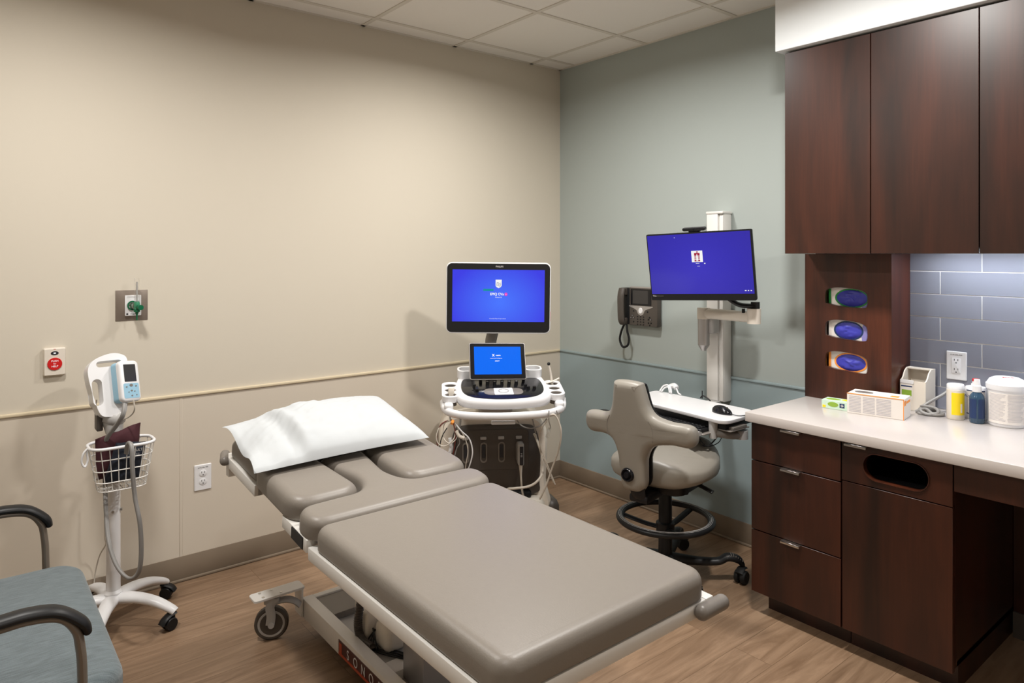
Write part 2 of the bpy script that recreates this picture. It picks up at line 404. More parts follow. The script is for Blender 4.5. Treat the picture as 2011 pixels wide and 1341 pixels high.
# lower wall panels, chair rails, baseboards
struct('wall_panel_left', G().box(0, .006, YW, -.004, .1, .846), 'beige_panel')
struct('trim_4', G().box(.005, .0078, -2.384, -2.372, .112, .847, .001, 1), 'beige_panel')
struct('wall_panel_far', G().box(.006, 1.783, -.006, 0, .1, .846), 'blue_panel')
struct('trim_2', G().box(0, .014, YW, -.002, .846, .860, .004), 'rail')
struct('trim_3', G().box(.012, 1.783, -.014, 0, .846, .860, .004), 'rail_blue')
def cove(u): return [(0, 0), (u * .02, 0), (u * .012, .006), (u * .006, .02), (u * .004, .112), (0, .112)]
struct('baseboard_left', G().box(0, .009, YW, -.002, 0, .113, .002).box(.008, .022, YW, -.012, 0, .012, .004), 'base')
struct('baseboard_far', G().box(.004, 1.80, -.012, 0, 0, .113, .002).box(.012, 1.8, -.024, -.011, 0, .012, .004), 'base')
struct('soffit', G().box(1.754, XW, -.31, 0, 2.413, CEIL, .002, 1).box(1.783, XW, -.001, .1, 2.413, CEIL), 'white_paint')
# tiled backsplash in the alcove
X0 = 1.985
struct('backsplash_grout', G().box(1.79, XW, .094, .1, .84, 1.52), 'grout')
g = G(); rows = [1.428 - .0985 * k for k in range(-1, 7)]
for i in range(len(rows)):
    zt = rows[i] + .0985; zb = rows[i]
    if i % 2 == 1: off = 2.439
    else: off = 2.285
    k = -3
    while off + .305 * k < XW:
        xa = max(2.10, off + .305 * k); xb = min(XW, off + .305 * (k + 1))
        if xb - xa > .01: g.box(xa + .0019, xb - .0019, .0915, .0945, max(.842, zb + .0019), min(1.518, zt - .0019), .0008, 1)
        k += 1
struct('backsplash_tiles', g, 'tile')

# ---------------------------------------------------------------- ceiling fixtures
for i, (x, y, st) in enumerate(FIXTURES):
    lab = ['round recessed downlight in the ceiling nearest the far corner', 'round recessed downlight in the ceiling above the blood pressure stand', 'round recessed downlight in the ceiling over the near side of the room', 'round recessed downlight in the ceiling in front of the wall cabinet'][i]
    t = thing('ceiling_downlight', lab, 'ceiling light', (x, y, CEIL), group='round recessed downlights')
    G().plate(ell(.125, .125, 40), [ell(.102, .102, 40)], .005, T(0, 0, -.0055)).build('trim_ring', 'white', t)
    G().slab(ell(.101, .101, 40), [(0, -.003), (0, -.001)]).build('lens', 'lamp', t)
    ld_ = bpy.data.lights.new('lamp', 'AREA'); ld_.shape = 'DISK'; ld_.size = .2; ld_.energy = st; ld_.color = LAMP_COL; ld_.spread = math.radians(165)
    lo = bpy.data.objects.new('lamp', ld_); COL.objects.link(lo); lo.parent = t; lo.location = (0, 0, -.008)

# ---------------------------------------------------------------- cabinets
def pull(g, x, z, y=-.58, w=.08):
    g.box(x - w / 2, x + w / 2, y - .022, y + .004, z - .0035, z, .0008, 1).box(x - w / 2, x + w / 2, y - .022, y - .019, z - .010, z, .0008, 1)
YF = -.58
t = thing('drawer_cabinet', 'dark cherry base cabinet with three stacked drawers under the worktop left end', 'cabinet', (1.99, -.25, 0))
G(True).box(1.806, 2.181, -.556, .09, .1, .798).build('body', 'cherry', t)
G(True).box(1.836, 2.181, -.50, .09, 0, .1).build('toe_kick', 'cherry', t)
for z0, z1 in ((.641, .794), (.351, .637), (.089, .347)):
    d = G(True).box(1.804, 2.1805, YF, YF + .02, z0, z1, .0012, 1).build('drawer', 'cherry', t)
    g = G(True); pull(g, 1.985, z1 + .002); g.build('handle', 'chrome', d)
t = thing('waste_cabinet', 'dark cherry base cabinet with an oval waste opening above its door', 'cabinet', (2.37, -.25, 0))
G(True).box(2.184, 2.2, -.556, .09, .1, .798).box(2.542, 2.558, -.556, .09, .1, .798).box(2.184, 2.558, -.54, .09, .1, .118).box(2.184, 2.558, .07, .09, .1, .798).build('body', 'cherry', t)
G(True).box(2.184, 2.548, -.50, .08, 0, .1).build('toe_kick', 'cherry', t)
hx, hz = 2.3755, .7245
d = G(True).plate([(2.186, .651), (2.558, .651), (2.558, .794), (2.186, .794)], [rrect(.222, .098, .049, 10, hx, hz)], .02, fr((0, YF + .02, 0), (1, 0, 0), (0, 0, 1))).build('upper_panel', 'cherry', t)
g = G(True); pull(g, 2.242, .796); g.build('handle', 'chrome', d)
G(True).plate(rrect(.226, .102, .051, 10, hx, hz), [rrect(.219, .095, .0475, 10, hx, hz)], .026, fr((0, YF + .022, 0), (1, 0, 0), (0, 0, 1))).build('opening_rim', 'cherry_h', d)
G(True).box(2.186, 2.558, YF, YF + .02, .089, .647, .0012, 1).build('door', 'cherry', t)
G(True).box(2.24, 2.51, -.5, -.1, .15, .66, .02).build('waste_bin', 'black', t)
t = thing('knee_space_apron', 'dark cherry apron and back panel of the open knee space', 'cabinet', (3.0, -.2, 0))
G(True).box(2.562, 3.5, YF, YF + .02, .705, .798, .001, 1).build('apron', 'cherry', t)
G(True).box(2.56, 3.5, .05, .09, .09, .798).build('back_panel', 'cherry', t)
G(True).box(3.5, 3.52, YF, .09, 0, .798).build('end_panel', 'cherry', t)
G(True).box(2.56, 3.5, .04, .05, 0, .1).build('base_strip', 'dark', t)
tag(G().box(1.788, 3.9, -.603, .094, .80, .84, .003, 2).build('worktop', 'quartz'), 'long white quartz worktop over the cherry base cabinets', 'worktop')
t = thing('glove_dispenser_column', 'tall cherry column with three oval openings standing on the worktop', 'dispenser', (1.975, 0, .84))
F = fr((0, -.084, 0), (1, 0, 0), (0, 0, 1))
def lens(cx, cz, w, h):
    pts = [(-.5, -.30), (-.5, .18), (-.44, .40), (-.2, .5), (.2, .46), (.42, .34), (.5, .14), (.5, -.36), (.42, -.5), (.15, -.5), (-.2, -.45), (-.44, -.36)]
    return [(cx + x * w, cz + z * h) for x, z in smooth2(pts, 4)][::-1]
holes = [lens(1.973, zc, .185, .086) for zc in (1.309, 1.164, 1.022)]
G(True).plate([(1.783, .8405), (2.166, .8405), (2.166, 1.503), (1.783, 1.503)], holes, .016, F).build('front_panel', 'cherry_h', t)
G(True).box(2.150, 2.166, -.084, .0895, .8405, 1.503).box(1.783, 1.799, -.084, -.001, .8405, 1.503).build('side_panel', 'cherry_h', t)
G(True).box(1.80, 2.149, .05, .088, .8405, 1.503).build('back_panel', 'cherry_h', t)
for i, zc in enumerate((1.309, 1.164, 1.022)):
    rm = G(True).plate(lens(1.973, zc, .187, .088), [lens(1.973, zc, .181, .082)], .02, fr((0, -.082, 0), (1, 0, 0), (0, 0, 1))).build('opening_rim', 'clear', t)
    kinds = ['green', 'white', 'orange']
    b = thing('glove_box', ['glove box with green ring behind the top oval opening of the column', 'white glove box with lavender end behind the middle oval opening', 'orange edged glove box behind the lowest oval opening'][i], 'glove box', (1.98, -.03, zc - .06), group='glove boxes in the cherry column')
    G(True).box(1.89, 2.11, -.078, .045, zc - .062, zc + .062, .001, 1).build('carton', ['card', 'card', 'card'][i], b)
    f2 = fr((0, -.0785, 0), (1, 0, 0), (0, 0, 1)); cx = [1.99, 1.975, 1.985][i]; rx = [.068, .058, .066][i]
    G(True).box(1.886, 1.896, -.080, -.06, zc - .06, zc + .06).build('carton_edge', ['greenb', 'card', 'orange'][i], b)
    G(True).plate(ell(rx + .008, .043, 30, cx, zc - .004)[::1], [ell(rx, .037, 30, cx, zc - .004)], .0008, f2).build('printed_ring', ['greenb', 'navyp', 'orange'][i], b)
    if i != 2: G(True).slab([(2.035, zc - .05), (2.10, zc - .05), (2.10, zc + .05), (2.05, zc + .05), (2.028, zc)], [(0, 0), (0, .0005)], f2).build('printed_corner', 'purple', b)
    gg = G(True); bm2 = bmesh.new(); N1 = 22; N2 = 8; vs = {}
    for a in range(N1):
        for r_ in range(N2):
            q = r_ / (N2 - 1); x = cx + rx * q * math.cos(2 * PI * a / N1); z = zc - .004 + .037 * q * math.sin(2 * PI * a / N1)
            nn = noise.noise(Vector((x * 45, z * 70, i * 9))) * (.022 if i == 0 else .012)
            vs[a, r_] = bm2.verts.new((x, -.079 - .005 * (1 - q * q) - abs(nn) * (1 - q ** 4), z))
    for a in range(N1):
        for r_ in range(N2 - 1):
            c = (a + 1) % N1; bm2.faces.new((vs[a, r_], vs[a, r_ + 1], vs[c, r_ + 1], vs[c, r_]))
    bmesh.ops.remove_doubles(bm2, verts=bm2.verts, dist=1e-5); bmesh.ops.recalc_face_normals(bm2, faces=bm2.faces)
    gg._merge(bm2); gg.build('glove', 'glove', b, angle=80)
# upper cabinet
t = thing('wall_cabinet', 'tall dark cherry wall cabinet with flat doors above the tiled backsplash', 'cabinet', (2.6, -.09, 1.504))
G(True).box(1.785, 3.9, -.258, -.002, 1.525, 2.409).box(1.785, 3.9, -.002, .0895, 1.5195, 2.409).build('body', 'cherry', t)
xs = [1.783, 2.159, 2.544, 2.93, 3.31, 3.69]
for a, c in zip(xs, xs[1:]): G(True).box(a + .0015, c - .0015, -.28, -.26, 1.504, 2.404, .0012, 1).build('door', 'cherry', t)
t = thing('under_cabinet_light', 'slim strip light under the wall cabinet over the backsplash', 'light', (2.8, -.1, 1.504))
G(True).box(2.25, 3.6, -.075, -.005, 1.512, 1.5245, .003, 1).build('housing', 'white', t)
G(True).box(2.27, 3.58, -.065, -.015, 1.508, 1.5115).build('diffuser', 'under', t)

# ---------------------------------------------------------------- outlets, help button, oxygen outlet
def outlet(name, lab, loc, right, style):
    t = thing(name, lab, 'power outlet', loc)
    F = fr(loc, right, (0, 0, 1)); n = F.col[2].xyz
    def f(d): return T(*(n * d)) @ F
    G(True).slab(rrect(.076, .120, .004), [(0, 0), (0, .003), (.003, .006)], F).build('cover_plate', 'whitep', t)
    body = G(True)
    if style == 'round':
        for s_ in (1, -1): body.slab(ell(.017, .0155, 24, 0, s_ * .0195), [(0, .005), (0, .0075), (.001, .008)], F)
    else: body.slab(rrect(.034, .064, .003), [(0, .005), (0, .0075), (.001, .008)], F)
    r_ = body.build('receptacle', 'whitep', t)
    for s_ in (1, -1):
        h = G(True)
        for xx in (-.0065, .0065): h.box(xx - .0012, xx + .0012, s_ * .0195 + .001, s_ * .0195 + .009, .0078, .0083, m=F)
        h.slab(ell(.0026, .0026, 10, 0, s_ * .0195 - .007), [(0, .0078), (0, .0083)], F)
        h.build('slots', 'ink', r_)
    text('LP-P2-DBL, R20', .0068, 'ink', t, f(.0062) @ T(0, .046, 0), world=True)
    return t
outlet('wall_outlet', 'white duplex outlet low on the beige wall beside the stand', (.006, -2.284, .459), (0, 1, 0), 'round')
outlet('backsplash_outlet', 'white duplex outlet on the blue tiles behind the bottles', (2.348, .0905, 1.033), (1, 0, 0), 'square')

t = thing('help_button', 'cream wall call button with a red PUSH for HELP disc', 'call button', (0, -2.866, 1.056))
F = fr((0, -2.866, 1.056), (0, 1, 0), (0, 0, 1))
G(True).slab(rrect(.078, .114, .006), [(0, 0), (0, .014), (.004, .02)], F).build('housing', 'cream', t)
b = G(True).slab(ell(.026, .026, 32, 0, -.008), [(0, .02), (0, .0225), (.001, .0235)], F).build('button', 'red', t)
for s_, z, sz in (('PUSH', .004, .0105), ('for', -.007, .008), ('HELP', -.018, .0105)): text(s_, sz, 'lit', b, T(.0237, 0, 0) @ F @ T(0, z, 0), world=True)
b = G(True).slab(ell(.014, .0085, 24, 0, .036), [(0, .02), (.0005, .021)], F).build('indicator', 'ink', t)
G(True).box(-.004, .004, .034, .039, .0211, .0215, m=F).build('indicator_mark', 'lit', b)
G(True).box(-.004, .004, .0515, .0535, .0198, .0205, m=F).build('status_led', 'red', t)

t = thing('oxygen_outlet', 'taupe square oxygen wall outlet plate with white face', 'gas outlet', (0, -2.58, 1.276))
yc, zc = -2.579, 1.276; F = fr((0, yc, zc), (0, 1, 0), (0, 0, 1))
G(True).slab([(.0635, .067), (-.0635, .067), (-.0635, -.067), (.0635, -.067)], [(0, 0), (0, .002), (.024, .013)], F).build('bevelled_plate', 'taupe', t)
f_ = G(True).slab(rrect(.064, .090, .003, 3, .003, 0), [(0, .012), (0, .0155), (.001, .0165)], F).build('face_plate', 'whitep', t)
text('OXYGEN', .010, 'greyl', f_, T(.0168, 0, 0) @ F @ T(0, .037, 0), world=True)
text('Oxygen', .007, 'ink', f_, T(.0168, 0, 0) @ F @ T(.003, -.037, 0), world=True)
G(True).slab(ell(.004, .004, 14, -.02, -.037), [(0, .0165), (0, .017)], F).build('logo_dot', 'ink', f_)
G(True).plate(ell(.021, .021, 30, 0, 0), [ell(.015, .015, 30, 0, 0)], .006, T(.0165, 0, 0) @ F).build('port_ring', 'green', f_)
t = thing('oxygen_flowmeter', 'clear flowmeter tube with green knob plugged into the oxygen outlet', 'flowmeter', (.05, -2.573, 1.276))
G(True).cyl((.0168, yc, zc), (.055, yc + .004, zc), .012).build('connector', 'chrome', t)
Q = (.058, yc + .010)
G(True).lathe([(.010, 0), (.0095, .03), (.0085, .07), (.0105, .108), (.011, .112), (.0, .112)], T(Q[0], Q[1], zc + .01)).build('tube', 'clear', t)
G(True).cyl((Q[0], Q[1], zc + .015), (Q[0], Q[1], zc + .105), .0028, n=8).build('float_rod', 'greyl', t)
G(True).lathe([(.0, -.016), (.012, -.014), (.013, .0), (.012, .012), (.009, .02), (0, .02)], T(Q[0], Q[1], zc)).build('body', 'greenc', t)
G(True).cyl((Q[0] + .006, Q[1] + .004, zc - .006), (Q[0] + .032, Q[1] + .01, zc - .006), .0115).build('knob', 'green', t)
G(True).lathe([(0, -.062), (.003, -.062), (.0035, -.04), (.006, -.034), (.007, -.028), (.013, -.026), (.013, -.015), (0, -.015)], T(Q[0], Q[1], zc)).build('nozzle', 'green', t)

# ---------------------------------------------------------------- exam table
t = thing('exam_table', 'taupe padded examination table on a white wheeled frame', 'exam table', (1.6, -2.05, 0))
YL, YR = -2.392, -1.716
def railbox(g, x0, x1, y0, y1, z0, z1, m=None): g.box(x0, x1, y0, y1, z0, z1, .003, 2, m)
g = G(True)
railbox(g, 1.497, 2.408, YL, YL + .03, .612, .650); railbox(g, 1.497, 2.408, YR - .03, YR, .612, .650)
railbox(g, 2.376, 2.407, YL + .029, YR - .029, .613, .649); railbox(g, 1.498, 1.527, YL + .029, YR - .029, .613, .649)
g.box(1.52, 2.39, YL + .02, YR - .02, .625, .648)
g.build('foot_frame', 'white', t)
# tilted back section, hinged near x = 1.49
TILT = math.atan(.10); BM = T(1.49, 0, .662) @ Matrix.Rotation(TILT, 4, 'Y')
# local back coords: x negative toward the head
g = G(True)
railbox(g, -.195, -.002, YL, YL + .03, -.036, .004, BM); railbox(g, -.195, -.002, YR - .03, YR + .016, -.036, .004, BM)
railbox(g, -.79, -.45, YL, YL + .03, -.036, .004, BM); railbox(g, -.79, -.45, YR - .03, YR, -.036, .004, BM)
railbox(g, -.789, -.76, YL + .029, YR - .029, -.035, .003, BM); railbox(g, -.48, -.45, YL + .01, YR - .01, -.036, .0, BM); railbox(g, -.195, -.165, YL + .01, YR - .01, -.036, .0, BM)
g.box(-.78, -.45, YL + .02, YR - .02, -.02, .002, m=BM).box(-.19, -.01, YL + .02, YR - .02, -.02, .002, m=BM).box(-.5, -.1, -2.17, -2.02, -.03, .002, m=BM)
bf = g.build('back_frame', 'white', t)
G(True).box(-.112, -.025, YL - .003, YL + .01, -.034, .002, .001, 1, BM).build('latch_pad', 'black', bf)
G(True).box(-.30, -.12, -2.30, -1.80, -.07, -.03, .004, 1, BM).build('drop_support', 'greyl', bf)
# pads
P7 = soft(.030, .070, 6, .009)
def pad(name, outline, M_, prof=P7): return G(True).slab(outline, prof, M_).build(name, 'vinyl', t, angle=60)
def shift(o, dx, dy): return [(x + dx, y + dy) for x, y in o]
yc = (-2.385 - 1.735) / 2; W_ = .652
def crown(o): return o
pad('foot_pad', rrect(.890, W_, .045, 8, 1.963, yc), T(0, 0, .650))
BT = BM @ T(0, 0, .003)
# T shaped stem pad: bar by the hinge and a narrow neck running to the head pad
bar = [(.035, -2.392), (.035, -1.728), (-.098, -1.728), (-.108, -1.985), (-.20, -2.025), (-.43, -2.0), (-.43, -2.185), (-.20, -2.125), (-.108, -2.165), (-.098, -2.392)]
pad('stem_pad', rpoly(bar, [.07, .07, .06, .09, .2, .03, .03, .2, .09, .06], 8), BT, soft(.028, .068, 6, .009))
pad('left_side_pad', rpoly([(-.475, -2.395), (-.104, -2.395), (-.110, -2.150), (-.475, -2.185)], [.07, .085, .075, .07], 9), BT, soft(.034, .074, 7, .012))
pad('right_side_pad', rpoly([(-.475, -1.995), (-.110, -1.985), (-.104, -1.728), (-.475, -1.728)], [.07, .075, .085, .07], 9), BT, soft(.034, .074, 7, .012))
pad('head_pad', rrect(.325, .64, .04, 8, -.613, yc), BT, soft(.028, .066, 6, .009))
# bumpers
for (c, ax) in (((2.412, YR - .028, .632), 0), ((2.412, YL + .028, .632), 0)):
    sgn = 1 if c[1] > -2 else -1
    b = G(True).tube([(c[0] + .008, c[1] - sgn * .035, c[2]), (c[0] + .008, c[1] + sgn * .01, c[2]), (c[0] + .008, c[1] + sgn * .045, c[2])], .019, n=14, sub=4).ball((c[0] + .008, c[1] - sgn * .035, c[2]), .019).ball((c[0] + .008, c[1] + sgn * .045, c[2]), .019)
    b.build('bumper', 'greyp', t)
for yy, sg in ((YL + .01, -1), (YR - .01, 1)):
    p = BM @ Vector((-.80, yy, -.008)); q = BM @ Vector((-.80, yy - sg * .05, -.008))
    G(True).tube([p + Vector((-.012, 0, 0)), p + Vector((.05, sg * .02, -.006))], .018, n=14, sub=3).ball(p + Vector((-.012, 0, 0)), .018).ball(p + Vector((.05, sg * .02, -.006)), .018).build('bumper', 'greyp', t)
p = BM @ Vector((-.775, YL + .02, -.036)); G(True).box(p.x - .005, p.x + .025, p.y - .015, p.y + .05, p.z - .04, p.z).build('bracket', 'white', t)
# wheeled base
g = G(True); yb0, yb1 = -2.11, -1.70; xb0, xb1 = .757, 1.72
g.box(xb0, xb1, yb0, yb0 + .045, .055, .131, .003).box(xb0, xb1, yb1 - .045, yb1, .055, .131, .003)
g.box(xb0 + .001, xb0 + .03, yb0 + .044, yb1 - .044, .056, .130, .003).box(xb1 - .03, xb1 - .001, yb0 + .044, yb1 - .044, .056, .130, .003)
g.box(1.33, 1.40, yb0 + .03, yb1 - .03, .055, .11, .003)
base = g.build('base_frame', 'white', t)
G(True).box(xb0 + .031, 1.329, yb0 + .04, yb1 - .04, .06, .10).box(1.401, xb1 - .031, yb0 + .04, yb1 - .04, .06, .08).build('base_tray', 'greyl', base)
G(True).box(xb0 + .03, .95, yb0 + .045, yb1 - .045, .100, .124, .002, 1).build('tray_cover', 'greyp', base)
lb = G(True).box(1.100, 1.60, yb0 - .002, yb0 + .01, .060, .113, .0005, 1).build('name_plate', 'label', base)
F = fr((0, yb0 - .0022, 0), (1, 0, 0), (0, 0, 1))
G(True).box(1.108, 1.128, .068, .105, 0, .0008, .0, m=F).build('name_plate_mark', 'orangedk', lb)
G(True).box(1.102, 1.60, .0605, .071, 0, .0006, m=F).build('name_plate_stripe', 'orangedk', lb)
for i, ch in enumerate('SONOP'): text(ch, .048, 'whitep', lb, fr((1.178 + .058 * i, yb0 - .003, .0875), (1, 0, 0), (0, 0, 1)), world=True, sx=.85)
for i, (x, w) in enumerate(((1.40, .13),)):
    G(True).box(x, x + w, -2.02, -1.88, .08, .40, .004).build('lift_column', 'silver', t)
    G(True).box(x + .015, x + w - .015, -2.005, -1.895, .36, .625, .003).build('inner_lift_column', 'greyl', t)
G(True).box(1.30, 1.70, -2.2, -1.85, .60, .625, .004).build('top_carrier', 'white', t)
mt = G(True).box(1.085, 1.165, -2.035, -1.95, .10, .205, .012, 3).build('actuator_motor', 'cream', t)
G(True).box(1.0835, 1.0852, -2.02, -1.97, .125, .185).build('motor_label', 'card', mt)
G(True).box(1.19, 1.29, -2.02, -1.93, .10, .195, .025, 4).build('actuator_motor', 'cream', t)
g = G(True)
hx_ = [Vector((1.20, -2.055, .42)), Vector((1.165, -2.055, .27)), Vector((1.14, -2.055, .17)), Vector((1.16, -2.052, .122)), Vector((1.23, -2.045, .118))]
g.tube(hx_, .013, n=12)
for p in crom(hx_, 9)[2:-1]: g.ball(tuple(p), (.0165, .0165, .005), 10)
g.build('corrugated_hose', 'dark', t)
g = G(True)
for k in range(4):
    G(True).tube([(1.17 + .012 * k, -2.0 - .01 * k, .14 + .01 * k), (1.19 + .02 * k, -2.045 + .005 * k, .112), (1.27, -2.03 + .012 * k, .108), (1.36, -1.99 + .01 * k, .115)], .003, n=6).build('wiring', 'black', t)
def wheel_caster(t, x, y, side, ang):
    # outrigger plate, fork, brake pedal, wheel
    y0, y1 = (yb0, yb0 - .185) if side < 0 else (yb1, yb1 + .185)
    pt = G(True).slab(rrect(.072, .20, .012, 5, x, (y0 + y1) / 2 + .0), [(0, .172), (0, .179), (.001, .180)]).box(x - .035, x + .035, min(y0 + side * .0005, y0 + side * .009), max(y0 + side * .0005, y0 + side * .009), .061, .178, .002, 1).build('caster_bracket', 'white', t)
    for dx, dy in ((-.02, .03), (.02, .03), (-.02, .075), (.02, .1)):
        G(True).cyl((x + dx, y1 - side * dy * (1), .180), (x + dx, y1 - side * dy, .1815), .006, n=12).build('bolt', 'chrome', pt)
    R_ = T(x, y, 0) @ Matrix.Rotation(ang, 4, 'Z')
    # wheel axis along local x
    ax = R_ @ T(0, 0, .064) @ Matrix.Rotation(PI / 2, 4, 'Y')
    w = G(True).lathe([(.048, -.014), (.058, -.015), (.064, -.010), (.064, .010), (.058, .015), (.048, .014)], ax).build('wheel', 'dark', t)
    G(True).lathe([(0, -.013), (.038, -.013), (.049, -.0155), (.051, -.0145), (.051, .0145), (.049, .0155), (.038, .013), (0, .013)], ax, 32).build('rim', 'greyl', w)
    G(True).lathe([(0, -.0145), (.036, -.0135), (.036, .0135), (0, .0145)], ax).build('hub_cap', 'dark', w)
    f_ = G(True)
    for s_ in (-1, 1):
        f_.tube([(s_ * .022, .012, .165), (s_ * .023, -.004, .135), (s_ * .023, .0, .10), (s_ * .022, -.004, .064)], .011, n=10, flat=(.4, 1.6), m=R_)
    f_.box(-.026, .026, -.028, .03, .142, .168, .008, 3, R_).cyl((0, 0, .16), (0, 0, .173), .02, m=R_).cyl((-.028, 0, .064), (.028, 0, .064), .012, m=R_)
    f_.build('fork', 'greyl', w)
    G(True).tube([(0, .0, .140), (0, .05, .148), (0, .085, .138), (0, .105, .12)], .018, n=10, flat=(1.3, .5), m=R_).build('brake_pedal', 'greyl', w)
wheel_caster(t, .742, -2.225, -1, math.radians(-25))
wheel_caster(t, .80, -1.60, 1, math.radians(60))
wheel_caster(t, 1.66, -2.225, -1, math.radians(-25))
wheel_caster(t, 1.66, -1.60, 1, math.radians(30))
G(True).tube([(.97, -1.98, .13), (.90, -1.94, .19), (.86, -1.92, .26), (.90, -1.93, .33)], .003, n=6).build('power_lead', 'cable', t)

# ---------------------------------------------------------------- pillow
cA, cB, cC, cD = Vector((.775, -2.422, .862)), Vector((.690, -1.74, .872)), Vector((1.175, -1.775, .800)), Vector((1.165, -2.435, .790))
NU, NV = 84, 60; bm_ = bmesh.new(); top = {}; bot = {}
for i in range(NU + 1):
    for j in range(NV + 1):
        u = i / NU; v = j / NV       # u: left end -> right end, v: back -> front
        # cushion edges bow inward
        uu = u + .022 * math.sin(PI * v) * (1 - 2 * u); vv = v + .02 * math.sin(PI * u) * (1 - 2 * v)
        p = (cA * (1 - uu) + cB * uu) * (1 - vv) + (cD * (1 - uu) + cC * uu) * vv
        e = (max(0, 4 * u * (1 - u)) ** .42) * (max(0, 4 * v * (1 - v)) ** .45)
        fill = .34 + .66 * min(1, max(0, (u - .04) / .20)) ** 1.3 if u < .24 else 1.0
        w1 = noise.noise(Vector((u * 5, v * 2.6, .3))) * .016 + abs(noise.noise(Vector((u * 12 + v * 7, v * 9, 4.3)))) * .010 + abs(noise.noise(Vector((u * 28, v * 6 + u * 9, 1.3)))) * .004
        crease = .036 * math.exp(-((u - .19 - .05 * v) / .045) ** 2) * (v ** .8) - .012 * math.exp(-((u - .25 - .05 * v) / .03) ** 2)
        ht = (.082 * fill + w1) * e - crease * e
        hem = .016 * math.sin(v * 9) * max(0, 1 - u / .10)
        top[i, j] = p + Vector((0, 0, ht + hem * (1 if 0 < j < NV else .0)))
        bot[i, j] = p + Vector((0, 0, -.012 * e * (1 - .4 * v) + hem * (1 if 0 < j < NV else .0)))
tv = {k: bm_.verts.new(v) for k, v in top.items()}
bv = {k: (tv[k] if k[0] in (0, NU) or k[1] in (0, NV) else bm_.verts.new(v)) for k, v in bot.items()}
for i in range(NU):
    for j in range(NV):
        bm_.faces.new((tv[i, j], tv[i + 1, j], tv[i + 1, j + 1], tv[i, j + 1]))
        q = (bv[i, j], bv[i, j + 1], bv[i + 1, j + 1], bv[i + 1, j])
        if len({x.index if x.index >= 0 else id(x) for x in q}) and len(set(q)) == 4:
            try: bm_.faces.new(q)
            except ValueError: pass
bmesh.ops.recalc_face_normals(bm_, faces=bm_.faces)
t = thing('pillow', 'white paper covered pillow on the head end of the exam table', 'pillow', (.95, -2.1, .8))
g = G(True); g._merge(bm_); g.build('pillowcase', 'paper', t, angle=80)

# ---------------------------------------------------------------- blood pressure stand
ST = Vector((.25, -2.69, 0))
t = thing('blood_pressure_stand', 'white rolling stand with blood pressure monitor and wire basket by beige wall', 'medical stand', tuple(ST), (0, 0, PI / 2))
G().lathe([(.034, .105), (.034, .14), (.026, .15), (.025, .60), (.025, .61), (.0215, .612), (.0215, .80), (.027, .80), (.027, .85), (.024, .85), (.022, .90), (0, .90)]).build('pole', 'whitep', t)
G().cyl((.024, -.012, .47), (.030, -.014, .47), .006, n=12).cyl((-.006, -.0255, .47), (-.006, -.029, .47), .005, n=12).build('height_screw', 'steel', t)
for k in range(5):
    a = math.radians(48 + 72 * k - 90); dx, dy = math.cos(a), math.sin(a)
    pts = [(dx * r_, dy * r_, z) for r_, z in ((0.01, .112), (.06, .118), (.12, .116), (.18, .103), (.235, .080), (.258, .066))]
    lg = G().tube(pts, [.030, .028, .025, .023, .020, .018], n=14, flat=(1.1, .75)).build('base_leg', 'whitep', t)
    cx_, cy_ = dx * .245, dy * .245; ca = a + 1.1 + k
    R_ = T(cx_, cy_, 0) @ Matrix.Rotation(ca, 4, 'Z')
    G().lathe([(0, -.021), (.022, -.021), (.025, -.017), (.025, -.006), (.016, -.005), (.016, .005), (.025, .006), (.025, .017), (.022, .021), (0, .021)], R_ @ T(-.012, 0, .025) @ Matrix.Rotation(PI / 2, 4, 'X')).tube([(.01, 0, .062), (-.012, 0, .058), (-.036, 0, .046), (-.048, 0, .03)], .016, n=10, flat=(1.2, .4), m=R_).cyl((0, 0, .04), (0, 0, .07), .011, m=R_).build('caster', 'black', lg)
# housing and display, leaning back
HM = T(-.005, -.01, .865) @ Matrix.Rotation(math.radians(8), 4, 'Z') @ Matrix.Rotation(math.radians(-17), 4, 'X')
hs = G(); F = HM @ fr((0, 0, 0), (1, 0, 0), (0, 0, 1))
outer = smooth2([(-.055, -.005), (-.072, .06), (-.085, .14), (-.082, .185), (-.055, .215), (.0, .232), (.04, .225), (.06, .20), (.055, .12), (.045, .02), (.03, -.015), (-.02, -.02)], 5)[::-1]
hs.plate(outer, [rrect(.092, .024, .012, 6, -.008, .192), rrect(.036, .105, .018, 6, -.058, .082)], .055, T(0, 0, 0) @ F @ T(0, 0, -.01))
hb = hs.build('monitor_housing', 'whitep', t, angle=50)
md = hb.modifiers.new('b', 'BEVEL'); md.width = .007; md.segments = 3; md.limit_method = 'ANGLE'
G().tube([(-.02, -.01, -.01), (.0, -.02, -.03), (.02, -.02, -.02)], .03, n=14, m=HM).cyl((0, 0, -.08), (0, 0, 0), .03, .045, m=HM).build('mount_cup', 'greyl', t)
FD = HM @ T(.034, -.035, .108) @ Matrix.Rotation(math.radians(24), 4, 'Z') @ fr((0, 0, 0), (1, 0, 0), (0, 0, 1))
G().slab(rrect(.088, .162, .018, 6), [(.004, -.005), (0, .0), (0, .028), (.001, .030)], FD).build('monitor_side', 'bluep', t)
du = G().slab(rrect(.092, .166, .019, 6), [(0, .029), (0, .040), (.002, .045), (.006, .048)], FD).build('monitor_face', 'whitep', t)
G().slab(rrect(.056, .070, .002, 2, 0, .032), [(0, .0475), (0, .0488)], FD).build('display', 'dim', du)
kp = G().slab(rrect(.072, .060, .006, 4, 0, -.040), [(0, .0475), (0, .0486)], FD).build('key_panel', 'bluep', du)
